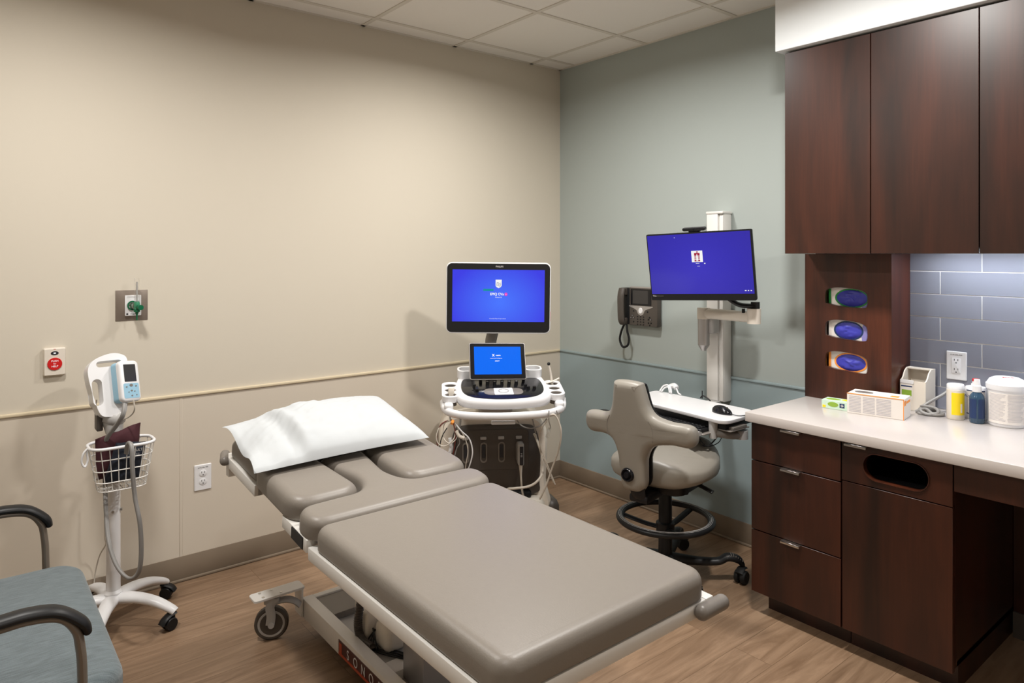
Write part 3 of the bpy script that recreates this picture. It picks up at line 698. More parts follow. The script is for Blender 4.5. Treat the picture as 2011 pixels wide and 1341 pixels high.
for x_, y_, r_ in ((0, -.018, .008), (-.022, -.024, .004), (.022, -.022, .004), (0, -.040, .005), (-.014, -.045, .003), (.014, -.043, .003), (0, -.060, .004), (.022, -.058, .003)):
    G().slab(ell(r_, r_ * .7, 14, x_, y_), [(0, .0485), (0, .0495)], FD).build('button', 'greyp', kp)

# basket
bk = []
BX = .012
def bloop(z, sx, sy): return [(BX + x * sx, -.10 + y * sy, z + .025) for x, y in rrect(.225, .145, .05, 5)]
g = G().tube(bloop(.735, 1, 1), .006, n=10, sub=1, closed=True)
bas = g.build('basket', 'whitep', t)
g = G()
for z, s_ in ((.69, .93), (.645, .87), (.60, .80)): g.tube(bloop(z, s_, s_ * .95), .0023, n=6, sub=1, closed=True)
n_ = 22; o_ = crom([Vector(p) for p in bloop(.735, 1, 1)], 1, True); P_ = [Vector(p) for p in bloop(.735, 1, 1)]
tot = []; 
for i in range(len(P_)): tot.append((P_[(i + 1) % len(P_)] - P_[i]).length)
L_ = sum(tot)
for k in range(n_):
    s_ = L_ * k / n_; i = 0
    while s_ > tot[i]: s_ -= tot[i]; i += 1
    p = P_[i].lerp(P_[(i + 1) % len(P_)], s_ / tot[i])
    q = Vector((BX + (p.x - BX) * .74, -.10 + (p.y + .10) * .68, .590))
    g.tube([tuple(p), tuple(q), (BX + (q.x - BX) * .3, -.10 + (q.y + .10) * .3, .5855)], .0017, n=5, sub=1)
g.tube(bloop(.565, .74, .68), .0023, n=6, sub=1, closed=True)
for x_ in (-.06, -.03, 0, .03, .06): g.tube([(x_ * .8 + BX, -.145, .5885), (x_ * .8 + BX, -.06, .5885)], .0017, n=5, sub=1)
g.build('basket_wires', 'white', bas)
G().tube([(-.105, -.12, .76), (-.12, -.125, .745), (-.125, -.125, .715), (-.115, -.125, .695), (-.105, -.12, .715), (-.107, -.12, .745)], .004, n=8, closed=True).build('hose_hook', 'whitep', bas)
G().box(-.062, -.04, -.03, .03, .80, .865, .004).build('wall_clip', 'dark', t)
# cuffs in the basket
def cloth(name, mt_, pts, th, parent, seed=0, mm=None):
    g = G(True) if mm is None else G()
    b = bmesh.new(); nu, nv = 14, 10; vs = {}
    a_, b_, c_, d_ = [Vector(p) for p in pts]
    nrm = (b_ - a_).cross(d_ - a_).normalized()
    for s_ in (0, 1):
        for i in range(nu + 1):
            for j in range(nv + 1):
                u, v = i / nu, j / nv
                p = (a_ * (1 - u) + b_ * u) * (1 - v) + (d_ * (1 - u) + c_ * u) * v
                w = noise.noise(Vector((u * 3 + seed, v * 3, seed))) * .016
                e = (1 - (2 * u - 1) ** 6) * (1 - (2 * v - 1) ** 6)
                vs[s_, i, j] = b.verts.new(p + nrm * (w + (s_ - .5) * th * (.25 + .75 * e)))
    for s_ in (0, 1):
        for i in range(nu):
            for j in range(nv):
                q = [vs[s_, i, j], vs[s_, i + 1, j], vs[s_, i + 1, j + 1], vs[s_, i, j + 1]]
                b.faces.new(q if s_ else q[::-1])
    for i in range(nu):
        for j in (0, nv): b.faces.new((vs[0, i, j], vs[0, i + 1, j], vs[1, i + 1, j], vs[1, i, j]))
    for j in range(nv):
        for i in (0, nu): b.faces.new((vs[0, i, j], vs[0, i, j + 1], vs[1, i, j + 1], vs[1, i, j]))
    bmesh.ops.recalc_face_normals(b, faces=b.faces)
    g._merge(b, mm); return g.build(name, mt_, parent, angle=70)
SM = MATS[t.name]; st_ = t
c1 = thing('maroon_cuff', 'maroon blood pressure cuff standing up at the back of the wire basket', 'pressure cuff', tuple(ST + Vector((.1, 0, .6))), (0, 0, 0))
pp = [SM @ Vector(p) for p in ((-.07, -.085, .625), (.07, -.075, .625), (.085, -.07, .822), (-.075, -.09, .785))]
cloth('cuff_cloth', 'maroon', pp, .03, c1, 2)
c2 = thing('navy_cuff', 'folded navy blood pressure cuff in front inside the wire basket', 'pressure cuff', tuple(ST + Vector((.13, 0, .6))), (0, 0, 0))
pp = [SM @ Vector(p) for p in ((-.055, -.125, .615), (.07, -.125, .62), (.095, -.12, .755), (-.01, -.125, .768))]
cc = cloth('cuff_cloth', 'navy', pp, .045, c2, 5)
for i, (x_, z_, s_) in enumerate(((.055, .735, 'ADULT'), (.06, .718, '11'))):
    text(s_, .014, 'card', cc, SM @ fr((x_, -.155, z_), (1, 0, 0), (0, 0, 1)), world=True)
pts = [(244, 792, 2.68), (240, 815, 2.66), (225, 838, 2.68), (208, 862, 2.70), (203, 900, 2.74), (205, 945, 2.74), (207, 1000, 2.70), (212, 1060, 2.66), (228, 1110, 2.62), (252, 1135, 2.60), (270, 1125, 2.60), (276, 1090, 2.60), (274, 1030, 2.60), (264, 975, 2.60), (259, 920, 2.585), (258, 880, 2.585), (254, 869, 2.61), (249, 874, 2.66), (247, 890, 2.68)]
G(True).tube([od(*p) for p in pts], .0062, n=10, sub=7).tube([od(p[0] + 3, p[1] + 1, p[2] + .004) for p in pts], .0052, n=10, sub=7).build('air_hose', 'cablem', st_)
for q_ in (((190, 785, 2.86), (187, 808, 2.86), (195, 824, 2.86), (212, 830, 2.82)), ((262, 785, 2.7), (264, 805, 2.7), (254, 818, 2.74), (236, 827, 2.78)), ((205, 960, 2.9), (206, 1050, 2.9), (208, 1068, 2.92), (196, 1090, 2.94), (188, 1120, 2.96), (184, 1150, 2.96), (178, 1165, 2.94))):
    G(True).tube([od(*p) for p in q_], .0028, n=6).build('power_cord', 'cable', st_)

# ---------------------------------------------------------------- guest chair
t = thing('guest_chair', 'wide grey blue fabric armchair with black arm caps at left edge', 'chair', (1.08, -3.15, 0))
def swarp(c): return (c.x, c.y, c.z + .012 * (1 - ((c.x - 1.085) / .43) ** 2) * (1 if c.z > .43 else 0) - .01 * max(0, (c.y + 3.0) / .15) ** 2)
G(True).slab(rrect(.830, .56, .085, 10, 1.085, -3.135), [(a, .385 + b) for a, b in soft(.03, .08, 6)], warp=swarp).build('seat', 'fabric', t, angle=60)
G(True).slab(rrect(.80, .46, .08, 10, 1.085, .0), soft(.025, .07, 6), T(0, -3.44, .74) @ Matrix.Rotation(math.radians(80), 4, 'X')).build('backrest', 'fabric', t, angle=60)
for x_ in (.65, 1.49):
    arc = [(x_, -3.46, .635), (x_, -3.30, .645), (x_, -3.12, .655), (x_, -3.055, .656), (x_, -3.0, .643), (x_, -2.970, .610), (x_, -2.958, .565), (x_, -2.952, .45), (x_, -2.948, 0.0)]
    af = G(True).tube(arc, .0135, n=14, flat=(1.35, .8), sub=7).build('arm_frame', 'armgrey', t)
    G(True).tube([(x_, y, z + .014) for _, y, z in arc[:5]] + [(x_, -2.953, .617), (x_, -2.942, .590)], [.017] * 6 + [.013], n=16, flat=(1.5, .75), sub=7).build('arm_cap', 'black', af)
    G(True).tube([(x_, -3.46, .66), (x_, -3.47, .4), (x_, -3.50, 0)], .0135, n=12, flat=(1.3, .8)).build('rear_leg', 'armgrey', t)
G(True).cyl((.655, -3.0, .375), (1.507, -3.0, .375), .012).cyl((.655, -3.38, .375), (1.507, -3.38, .375), .012).cyl((.655, -3.465, .6), (1.507, -3.465, .6), .010).build('crossbar', 'armgrey', t)

# ---------------------------------------------------------------- saddle stool
t = thing('saddle_stool', 'grey padded swivel chair with winged backrest and black foot ring', 'swivel chair', (1.387, -.625, 0), (0, 0, math.radians(12)))
ol = [(.0, .425), (.045, .43), (.072, .465), (.078, .53), (.085, .60), (.12, .655), (.18, .675), (.255, .672), (.287, .69), (.296, .725), (.285, .762), (.25, .775), (.18, .778), (.135, .795), (.108, .83), (.094, .88), (.083, .925), (.07, .940), (.0, .945)]
full = ol + [(-x, z) for x, z in ol[-2:0:-1]]
full = [(x * (.9 if abs(x) > .17 else .82), .468 + (z - .425) * .946) for x, z in full]
def bw(c): # c.x across, c.y height, c.z depth (toward sitter = negative)
    return (c.x + .010 - .032 * max(0, 1 - (abs(c.x) / .14) ** 2), c.y, c.z - .35 * c.x * c.x + .12 * (c.y - .71))
F = fr((0, -.262, 0), (1, 0, 0), (0, 0, 1))
back = G().slab(smooth2(full, 4), soft(.032, .075, 6), F @ T(0, 0, -.02), warp=bw).build('backrest', 'stoolv', t, angle=70)
G().slab(smooth2([(x * (.99 if z < .69 else .90), .70 + (z - .70) * .96) for x, z in full], 4), [(0, -.012), (0, -.001)], F @ T(0, 0, -.02), warp=bw).build('backrest_shell', 'black', back)
G().lathe([(.0, .014), (.012, .014), (.015, .006), (.018, .004), (.025, .012), (.030, .006), (.031, -.02), (0, -.02)], F @ T(-.028, .548, .038)).build('adjustment_knob', 'gloss', back)
for sg in (-1, 1):
    G().tube([(sg * x - .010, -.262 - .0545 + .35 * x * x - .12 * (z - .71), z) for x, z in ((.094, .80), (.108, .77), (.110, .74), (.106, .71))], .0012, n=6).build('seam', 'greyp', back)
so = smooth2([(-.225, -.10), (-.16, -.19), (-.06, -.205), (.06, -.205), (.16, -.19), (.225, -.10), (.235, .02), (.21, .13), (.15, .205), (.08, .215), (.035, .19), (-.035, .19), (-.08, .215), (-.15, .205), (-.21, .13), (-.235, .02)], 4)
def sw(c):
    z = c.z; 
    k = (c.z - .50) / .12
    z += k * (-.035 * (abs(c.x) / .2) ** 2 + .02 * (c.y / .2) + .022 * math.exp(-(c.x / .07) ** 2) * max(0, c.y / .2))
    z += .03 * (abs(c.x) / .235) ** 2 * (1 - k) * .5
    return (c.x, c.y, z)
g = G().slab(so, [(.08, .462), (.03, .470), (.006, .492), (0, .52), (0, .578), (.006, .600), (.022, .616), (.05, .624)], T(0, 0, 0), warp=sw)
g.build('seat', 'stoolv', t, angle=70)
G().slab(rrect(.30, .30, .06, 6), [(.05, .425), (.01, .44), (0, .49), (0, .512)]).box(-.045, .045, -.26, 0, .42, .455, .01).tube([(0, -.16, .43), (0, -.245, .44), (0, -.262, .50), (0, -.255, .60)], .03, n=10, flat=(1.2, .5)).build('mechanism', 'black', t)
G(True).tube([(1.45, -.60, .475), (1.52, -.575, .462), (1.595, -.553, .438)], .013, n=10, flat=(1.2, .6)).build('lever', 'black', t)
G().lathe([(.0, .0), (.022, 0), (.024, .01), (.024, .04), (0, .04)], T(.10, -.02, .42)).build('tension_knob', 'black', t)
G().cyl((0, 0, .33), (0, 0, .43), .0135).build('gas_lift', 'chrome', t)
G().lathe([(.03, .085), (.032, .12), (.03, .38), (.026, .395), (0, .395)]).build('column', 'black', t)
rg = G().tube([(.208 * math.cos(2 * PI * k / 40), .208 * math.sin(2 * PI * k / 40), .280) for k in range(40)], .016, n=14, sub=1, closed=True, flat=(1.15, .85))
for k in range(3):
    a = math.radians(200 + 120 * k); c, s_ = math.cos(a), math.sin(a)
    rg.tube([(c * .02, s_ * .02, .235), (c * .09, s_ * .09, .245), (c * .195, s_ * .195, .272)], .013, n=10, flat=(1.3, .7))
rg.lathe([(.034, .2), (.042, .205), (.042, .26), (.034, .265)])
fr_ = rg.build('foot_ring', 'black', t)
g = G()
for rr_ in (.201, .207, .213):
    g.tube([(rr_ * math.cos(2 * PI * k / 48), rr_ * math.sin(2 * PI * k / 48), .2935 - (abs(rr_ - .207) * .2)) for k in range(48)], .0012, n=5, sub=1, closed=True)
g.build('ring_ridges', 'greyl', fr_)
for k in range(5):
    a = math.radians(44.5 - 12 + 72 * k); c, s_ = math.cos(a), math.sin(a)
    lg = G().tube([(c * r_, s_ * r_, z) for r_, z in ((.0, .10), (.06, .095), (.16, .088), (.24, .092), (.28, .112), (.325, .105), (.348, .08))], [.035, .03, .024, .022, .024, .024, .014], n=12, flat=(1.0, .75)).build('base_leg', 'black', t)
    g = G()
    for q in range(8):
        r_ = .275 + .010 * q; zz = .128 - .0009 * (q - 2) ** 2
        g.tube([(c * r_ - s_ * .02, s_ * r_ + c * .02, zz - .004), (c * r_, s_ * r_, zz + .001), (c * r_ + s_ * .02, s_ * r_ - c * .02, zz - .004)], .0022, n=6, sub=1)
    g.build('foot_grip', 'greyp', lg)
    R_ = T(c * .348, s_ * .348, 0) @ Matrix.Rotation(a + .9 + k * 1.3, 4, 'Z')
    G().lathe([(0, -.026), (.026, -.026), (.030, -.02), (.030, -.007), (.018, -.006), (.018, .006), (.030, .007), (.030, .02), (.026, .026), (0, .026)], R_ @ T(-.012, 0, .030) @ Matrix.Rotation(PI / 2, 4, 'X')).cyl((0, 0, .03), (0, 0, .085), .010, m=R_).tube([(.012, 0, .066), (-.012, 0, .068), (-.038, 0, .052)], .014, n=8, flat=(1.4, .4), m=R_).build('caster', 'blackr', lg)

# ---------------------------------------------------------------- wall workstation
t = thing('wall_track_workstation', 'white wall column with swing arm and white work surface', 'workstation', (1.28, 0, .7))
G(True).box(1.235, 1.329, -.075, -.0065, .73, 1.722, .004).box(1.232, 1.300, -.088, -.07, .735, 1.715, .003).box(1.305, 1.327, -.080, -.07, .735, 1.715, .002).build('wall_track', 'white', t)
G(True).box(1.229, 1.334, -.092, -.0065, 1.712, 1.726, .004).build('track_cap', 'white', t)
ar = G(True).box(1.225, 1.315, -.15, -.085, 1.09, 1.215, .01, 3).build('arm_mount', 'greyl', t)
G(True).cyl((1.262, -.155, 1.03), (1.262, -.155, 1.175), .030).cyl((1.262, -.155, 1.0), (1.262, -.155, 1.03), .012, .030).build('arm_pivot', 'silver', ar)
G(True).tube([(1.262, -.155, 1.195), (1.40, -.165, 1.195), (1.565, -.175, 1.195)], .027, n=16, flat=(.9, 1.0)).cyl((1.565, -.175, 1.165), (1.565, -.175, 1.238), .032).cyl((1.262, -.155, 1.165), (1.262, -.155, 1.222), .033).build('swing_arm', 'cream', ar)
G(True).tube([(1.565, -.175, 1.25), (1.555, -.185, 1.25), (1.50, -.215, 1.258), (1.43, -.245, 1.31)], .015, n=12, flat=(1.5, .8)).cyl((1.57, -.172, 1.232), (1.57, -.172, 1.27), .021).build('monitor_link', 'black', ar)
G(True).cyl((1.515, -.187, 1.215), (1.515, -.187, 1.235), .008).build('cable_stop', 'black', ar)
# work surface with keyboard drawer
ws = G(True).slab(smooth2([(1.0, -.23), (1.0, -.30), (1.012, -.42), (1.05, -.475), (1.2, -.49), (1.45, -.512), (1.585, -.527), (1.628, -.515), (1.642, -.48), (1.640, -.38), (1.632, -.30), (1.60, -.25), (1.55, -.228), (1.3, -.222), (1.05, -.212), (1.015, -.215)], 3), [(.002, .742), (0, .745), (0, .757), (.003, .760)]).build('work_surface', 'whitep', t)
G(True).box(1.10, 1.62, -.49, -.27, .712, .741, .004).build('drawer_shell', 'black', t)
kt = G(True).box(1.05, 1.56, -.575, -.33, .686, .692, .002, 1).box(1.57, 1.645, -.49, -.34, .703, .709, .002, 1).box(1.62, 1.645, -.47, -.36, .709, .722, .002, 1).build('keyboard_tray', 'greyp', t)
G(True).tube([(1.05, -.585, .695), (1.3, -.587, .695), (1.55, -.589, .695)], .02, n=12, flat=(1.0, .5)).build('palm_rest', 'greyl', kt)
G(True).cyl((1.56, -.50, .665), (1.56, -.50, .741), .018, .021).tube([(1.56, -.50, .69), (1.60, -.42, .672), (1.62, -.34, .665)], .018, n=10).cyl((1.615, -.36, .65), (1.615, -.36, .69), .03).build('surface_support', 'greyl', t)
G(True).box(1.25, 1.31, -.30, -.07, .69, .735, .006).build('support_arm', 'greyl', t)
G(True).slab(rrect(.46, .13, .01, 4, 1.31, -.50), [(0, .693), (0, .705), (.003, .708)]).build('tmp', 'black')
kb = bpy.data.objects['tmp']; kb.name = 'keyboard'; tag(kb, 'black computer keyboard on the pull-out tray under the work surface', 'keyboard')
g = G()
for r_ in range(5):
    for c in range(20): g.box(1.092 + .0218 * c, 1.110 + .0218 * c, -.556 + .0225 * r_, -.538 + .0225 * r_, .708, .7125, .001, 1)
k2 = g.build('keys', 'black', kb)
tk = thing('computer_mouse', 'black computer mouse on the right of the white work surface', 'mouse', (1.54, -.40, .76), (0, 0, math.radians(-12)))
b = bmesh.new(); bmesh.ops.create_uvsphere(b, u_segments=24, v_segments=14, radius=1)
for v in b.verts:
    x, y, z = v.co; v.co = Vector((x * .058, y * .031 * (1 - .12 * x), max(z, -.15) * .030 * (1 - .18 * x) + .0045))
g = G(); g._merge(b); ms = g.build('mouse_body', 'gloss', tk, angle=60)
G().cyl((.03, -.002, .028), (.03, .002, .028), .006, n=12).build('scroll_wheel', 'dark', ms)
G().tube([(.055, 0, .008), (.075, .01, .004), (.09, .03, .003), (.085, .09, .003)], .0018, n=6).build('mouse_cord', 'black', ms)
cb = thing('cable_bundle', 'black cables drooping below the keyboard tray', 'cables', (1.5, -.45, .6))
G(True).tube([od(*p) for p in ((1370, 856, 3.15), (1378, 868, 3.15), (1388, 876, 3.15), (1400, 868, 3.16), (1410, 855, 3.17), (1416, 846, 3.2))], .003, n=6).tube([od(*p) for p in ((1368, 858, 3.16), (1376, 872, 3.16), (1390, 877, 3.16), (1412, 868, 3.2), (1420, 848, 3.2))], .002, n=6).tube([od(*p) for p in ((1383, 873, 3.15), (1388, 876, 3.15), (1394, 875, 3.15))], .005, n=8).build('cable', 'black', cb)
cb = thing('cable_clip', 'small black cable hook behind the work surface at the column', 'cable clip', (1.28, -.1, .76))
G(True).tube([(1.285, -.215, .765), (1.29, -.2, .775), (1.31, -.19, .765), (1.33, -.195, .755)], .0035, n=6).tube([(1.285, -.2, .76), (1.285, -.2, .80)], .0025, n=6).build('clip', 'black', cb)
cb = thing('white_adapter_cord', 'coiled white cord lying on the far left of the work surface', 'cord', (1.12, -.22, .76))
G(True).tube([(1.04, -.235, .765), (1.05, -.22, .79), (1.075, -.215, .80), (1.10, -.22, .785), (1.115, -.235, .765)], .005, n=8).tube([(1.055, -.24, .765), (1.065, -.225, .785), (1.085, -.22, .79), (1.10, -.23, .765)], .004, n=8).tube([(1.08, -.20, .79), (1.11, -.20, .80), (1.13, -.21, .79)], .014, n=8).tube([(1.13, -.21, .79), (1.15, -.22, .77), (1.17, -.225, .765)], .004, n=8).build('cord', 'whitep', cb)

# monitor
MON = od(1373.5, 522.8, 3.395)
t = thing('computer_monitor', 'thin black computer monitor with blue screen on the swing arm', 'monitor', tuple(MON), (math.radians(7.5), math.radians(-2.1), math.radians(15.5)))
F = fr((0, 0, 0), (1, 0, 0), (0, 0, 1))
sh = G().slab(rrect(.528, .338, .006, 4), [(.004, -.03), (0, -.012), (0, .004), (.001, .006)], F).build('casing', 'black', t)
G().slab(rrect(.2, .2, .02, 4), [(.02, -.06), (0, -.045), (0, -.028)], F).build('rear_mount', 'black', sh)
G().slab(rrect(.516, .298, .001, 1, 0, .0135), [(0, .0062), (0, .0068)], F).build('screen', 'scr3', t)
F7 = F @ T(0, 0, .0072)
lg = G().slab(rrect(.056, .056, .001, 1, -.005, .050), [(0, .0068), (0, .0072)], F).build('screen_logo', 'lit', t)
g = G().box(-.008, .001, .069, .074, .0073, .0076, m=F).box(-.019, .009, .053, .067, .0073, .0076, m=F)
g.box(-.019, -.010, .025, .033, .0073, .0076, m=F).box(.0, .009, .025, .033, .0073, .0076, m=F)
for zz in (.037, .043, .049): g.box(-.019, -.009, zz - .0018, zz + .0018, .0073, .0076, m=F).box(-.001, .009, zz - .0018, zz + .0018, .0073, .0076, m=F)
g.box(-.019, .009, .0255, .028, .0073, .0076, m=F)
g.build('logo_figure', 'litr', lg)
G().box(-.0075, -.0025, .030, .060, .0076, .0079, m=F).build('logo_bar', 'lit', lg)
G().box(-.014, .004, .0145, .016, .0070, .0073, m=F).box(-.008, .006, .001, .0025, .0070, .0073, m=F).box(.028, .034, .012, .017, .0070, .0073, m=F).box(.214, .222, -.123, -.118, .0070, .0073, m=F).box(.228, .234, -.123, -.118, .0070, .0073, m=F).box(.241, .247, -.123, -.118, .0070, .0073, m=F).box(-.115, -.112, .145, .148, .0070, .0073, m=F).build('screen_text', 'lit', t)
text('Thin', .011, 'greyl', t, F @ T(-.245, -.146, .007), bold=.0002)
text('clinical monitor', .006, 'greyp', t, F @ T(-.215, -.146, .007))
wc = thing('webcam', 'flat black webcam bar clipped on top of the computer monitor', 'webcam', tuple(MON), (math.radians(7.5), math.radians(-2.1), math.radians(15.5)))
G().slab(rrect(.115, .018, .009, 5, -.012, .184), [(.003, -.02), (0, -.016), (0, .006), (.003, .009)], F).box(-.04, .016, .1697, .178, -.02, .004, .002, m=F).build('webcam_body', 'black', wc)
G().slab(ell(.005, .005, 14, -.012, .184), [(0, .009), (0, .0098)], F).build('webcam_lens', 'gloss', wc)

# phone
t = thing('wall_phone', 'dark grey desk phone mounted on the blue wall', 'phone', (.73, 0, 1.19))
F = fr((.755, -.012, 1.19), (1, 0, .0), (0, 0, 1))
G(True).box(.665, .845, -.014, -.0005, 1.09, 1.29, .004).build('wall_plate', 'greyl', t)
bd = G(True).slab(rrect(.225, .225, .012, 5, 0, 0), [(0, 0), (0, .025), (.003, .032)], F).build('phone_body', 'dark', t)
G(True).slab(rrect(.165, .008, .002, 2, -.01, .115), [(0, .004), (0, .03)], F).build('top_strip', 'silver', bd)
G(True).slab(rrect(.155, .094, .004, 3, -.01, .057), [(0, .032), (.001, .035)], F).build('display_bezel', 'gloss', bd)
G(True).slab(rrect(.115, .078, .002, 2, -.012, .058), [(0, .035), (0, .0355)], F).build('display', 'dim', bd)
G(True).slab([(-.09, .006), (-.09, .0), (-.05, -.012), (-.032, -.02), (-.02, -.042), (0, -.052), (.02, -.042), (.032, -.02), (.05, -.012), (.09, .0), (.09, .006)], [(0, .032), (.0005, .0335)], F @ T(-.012, 0, 0)).build('silver_band', 'silver', bd)
G(True).slab(ell(.015, .018, 20, -.012, -.022), [(0, .0335), (.002, .037)], F).build('navigation_key', 'whitep', bd)
for r_ in range(4):
    for c in range(3): G(True).slab(ell(.0055, .0045, 10, -.035 + .022 * c, -.058 - .015 * r_), [(0, .031), (.001, .034)], F).build('key', 'black', bd)
for x_, z_ in ((-.075, -.052), (-.085, -.066), (-.066, -.066), (-.066, -.09), (-.066, -.026), (.04, -.026), (.055, -.058), (.047, -.07), (.066, -.07), (.047, -.09), (.066, -.09), (.056, -.103)): G(True).slab(ell(.005, .005, 10, x_, z_), [(0, .031), (.001, .0345)], F).build('key', 'black', bd)
g = G(True)
for x_, z_ in ((-.075, -.052), (-.066, -.066), (.066, -.07), (-.085, -.066)): g.slab(ell(.002, .002, 8, x_, z_), [(0, .0345), (0, .035)], F)
g.build('key_light', 'whitep', bd)
hx_ = .622
G(True).tube([(hx_, -.07, 1.295), (hx_, -.082, 1.25), (hx_, -.083, 1.18), (hx_, -.078, 1.11), (hx_, -.066, 1.085)], [.020, .021, .020, .021, .019], n=14, flat=(1.15, .75)).box(hx_ - .02, hx_ + .02, -.07, -.04, 1.255, 1.30, .006).box(hx_ - .02, hx_ + .02, -.066, -.04, 1.082, 1.12, .006).build('handset', 'dark', t)
G(True).box(.60, .66, -.045, -.014, 1.08, 1.30, .005).build('cradle', 'black', t)
g = G(True); cp = [(hx_ + .01, -.06, 1.085), (hx_ - .015, -.06, 1.04), (hx_ - .028, -.06, .985), (hx_ - .005, -.06, .945), (hx_ + .028, -.055, .955), (hx_ + .035, -.05, .995), (hx_ + .022, -.05, 1.04), (hx_ + .012, -.045, 1.082)]
g.tube(cp, .0045, n=8)
for p in crom(cp, 16): g.ball(tuple(p), .0068, 8)
g.build('coiled_cord', 'black', t)

# ---------------------------------------------------------------- ultrasound machine
ROOT = CAMP + RV * -.075 + WV * 3.62; CR = math.radians(57)
t = thing('ultrasound_machine', 'white and grey ultrasound cart with two blue screens in the corner', 'ultrasound machine', (ROOT.x, ROOT.y, 0), (0, 0, CR))
def F_(y): return fr((0, y, 0), (1, 0, 0), (0, 0, 1))
# body shell: rounded white sides and top around a dark grey front
sh = [(-.262, .10), (-.268, .30), (-.285, .50), (-.262, .60), (-.20, .655), (-.08, .672), (.08, .672), (.20, .655), (.275, .60), (.297, .50), (.288, .30), (.275, .10)]
body = G().slab([p for p in smooth2(sh, 4)][::-1], [(.03, 0), (.004, .03), (0, .06), (0, .30), (.004, .33), (.02, .352)], F_(.40) @ T(-.02, 0, 0)).build('body_shell', 'cream', t, angle=50)
dp = smooth2([(-.205, .305), (-.225, .45), (-.205, .575), (-.16, .600), (.0, .604), (.16, .600), (.225, .575), (.250, .45), (.245, .305), (.235, .24), (.10, .225), (-.10, .225), (-.20, .24)], 4)[::-1]
fp = G().slab(dp, [(0, 0), (0, .020), (.006, .026)], F_(.05) @ T(-.02, 0, 0)).build('front_panel', 'dark', t, angle=50)
G().slab(rrect(.385, .215, .03, 6, -.025, .475), [(0, .075), (.003, .080)], fr((0, .10, 0), (1, 0, 0), (0, 0, 1))).build('connector_panel', 'dark', fp)
for i in range(4):
    x_ = -.155 + .0935 * i - .01
    s_ = G().plate(rrect(.036, .108, .018, 6, x_, .463), [rrect(.024, .092, .012, 6, x_, .463)], .006, F_(.022)).build('port_frame', 'greyp', fp)
    G().slab(rrect(.018, .068, .003, 3, x_, .468), [(0, 0), (0, .0035)], F_(.0215)).build('port_slot', 'ink', s_)
    G().box(x_ - .018, x_ + .014, .012, .022, .530, .546, .003, 2).build('port_latch', 'greyl', fp)
# transducer connector in the last port
x_ = -.155 + .0935 * 3 - .008
pc = G().box(x_ - .015, x_ + .017, -.045, .018, .405, .520, .008, 3).build('transducer_plug', 'greyl', t)
G().box(x_ - .006, x_ + .012, -.047, -.044, .410, .505, .003, 2).build('plug_face', 'ink', pc)
text('S5-1', .012, 'whitep', pc, fr((x_ + .003, -.0475, .462), (0, 0, 1), (-1, 0, 0)))
G().tube([(x_, -.03, .415), (x_, -.035, .385), (x_ + .002, -.035, .33), (x_ + .01, -.04, .26), (x_ + .03, -.05, .20), (x_ + .05, -.04, .16)], [.014, .009, .0055, .0055, .0055, .0055, .0055], n=10).build('plug_cable', 'cable', pc)
# lower base
G().slab(rrect(.54, .50, .08, 8, -.02, .19), [(.02, .09), (0, .12), (0, .19), (.02, .215), (.05, .225)]).build('base_cover', 'cream', t, angle=50)
G().box(-.22, .18, -.01, .05, .215, .262, .02, 3).build('foot_rest', 'black', t)
for x_, y_, a in ((-.275, -.03, .3), (.290, .13, .2), (-.25, .37, 1), (.21, .37, .5)):
    R_ = T(x_, y_, 0) @ Matrix.Rotation(a, 4, 'Z')
    cs = G().lathe([(0, -.03), (.065, -.03), (.075, -.022), (.075, .022), (.065, .03), (0, .03)], R_ @ T(0, 0, .075) @ Matrix.Rotation(PI / 2, 4, 'Y'), 24).build('caster', 'blackr', t)
    G().slab(rrect(.085, .16, .04, 6), [(0, .09), (0, .15), (.012, .175), (.03, .185)], R_).build('caster_fender', 'dark', cs)
# neck and console
G().box(-.10, .08, -.02, .14, .66, .80, .03, 3).build('console_column', 'greyl', t)
def conz(y): return .812 + (.33 + y) * .16
CM = T(0, -.33, .812) @ Matrix.Rotation(math.atan(.16), 4, 'X')      # local y from the front edge back
def flipy(o): return o
co = smooth2([(-.225, .045), (-.18, -.003), (-.09, -.026), (0, -.032), (.09, -.026), (.18, -.003), (.225, .045), (.236, .14), (.225, .28), (.205, .36), (.17, .40), (.08, .405), (-.08, .405), (-.17, .40), (-.205, .36), (-.225, .28), (-.236, .14)], 4)
cons = G().slab(co, [(.03, -.05), (.006, -.04), (0, -.022), (0, -.008), (.006, 0)], CM @ T(.01, 0, 0)).build('console', 'whitep', t, angle=50)
pn = smooth2([(-.192, .085), (-.145, .030), (-.06, .006), (0, .001), (.06, .006), (.145, .030), (.192, .085), (.205, .17), (.195, .27), (.16, .292), (0, .294), (-.16, .292), (-.195, .27), (-.205, .17)], 4)
pnl = G().slab(pn, [(0, -.004), (0, .002), (.002, .003)], CM @ T(.01, 0, 0)).build('control_panel', 'gloss', cons)
kn = G()
for i in range(7): kn.lathe([(.0085, .003), (.0075, .019), (0, .02)], CM @ T(-.105 + .0365 * i + .01, .238, 0), 14)
for i in range(5): kn.lathe([(.009, .003), (.008, .021), (0, .022)], CM @ T(-.073 + .0365 * i + .01, .196, 0), 14)
for x_, y_ in ((.125, .155), (.135, .125), (.165, .125), (-.13, .165)): kn.lathe([(.009, .003), (.008, .018), (0, .019)], CM @ T(x_, y_, 0), 14)
kn.box(-.128, -.112, .105, .150, .003, .016, .003, m=CM)
kn.build('knob', 'black', cons)
g = G()
for i in range(7): g.lathe([(.0055, .0195), (0, .0206)], CM @ T(-.105 + .0365 * i + .01, .238, 0), 12)
for i in range(5): g.lathe([(.006, .0215), (0, .0226)], CM @ T(-.073 + .0365 * i + .01, .196, 0), 12)
g.build('knob_cap', 'greyl', cons)
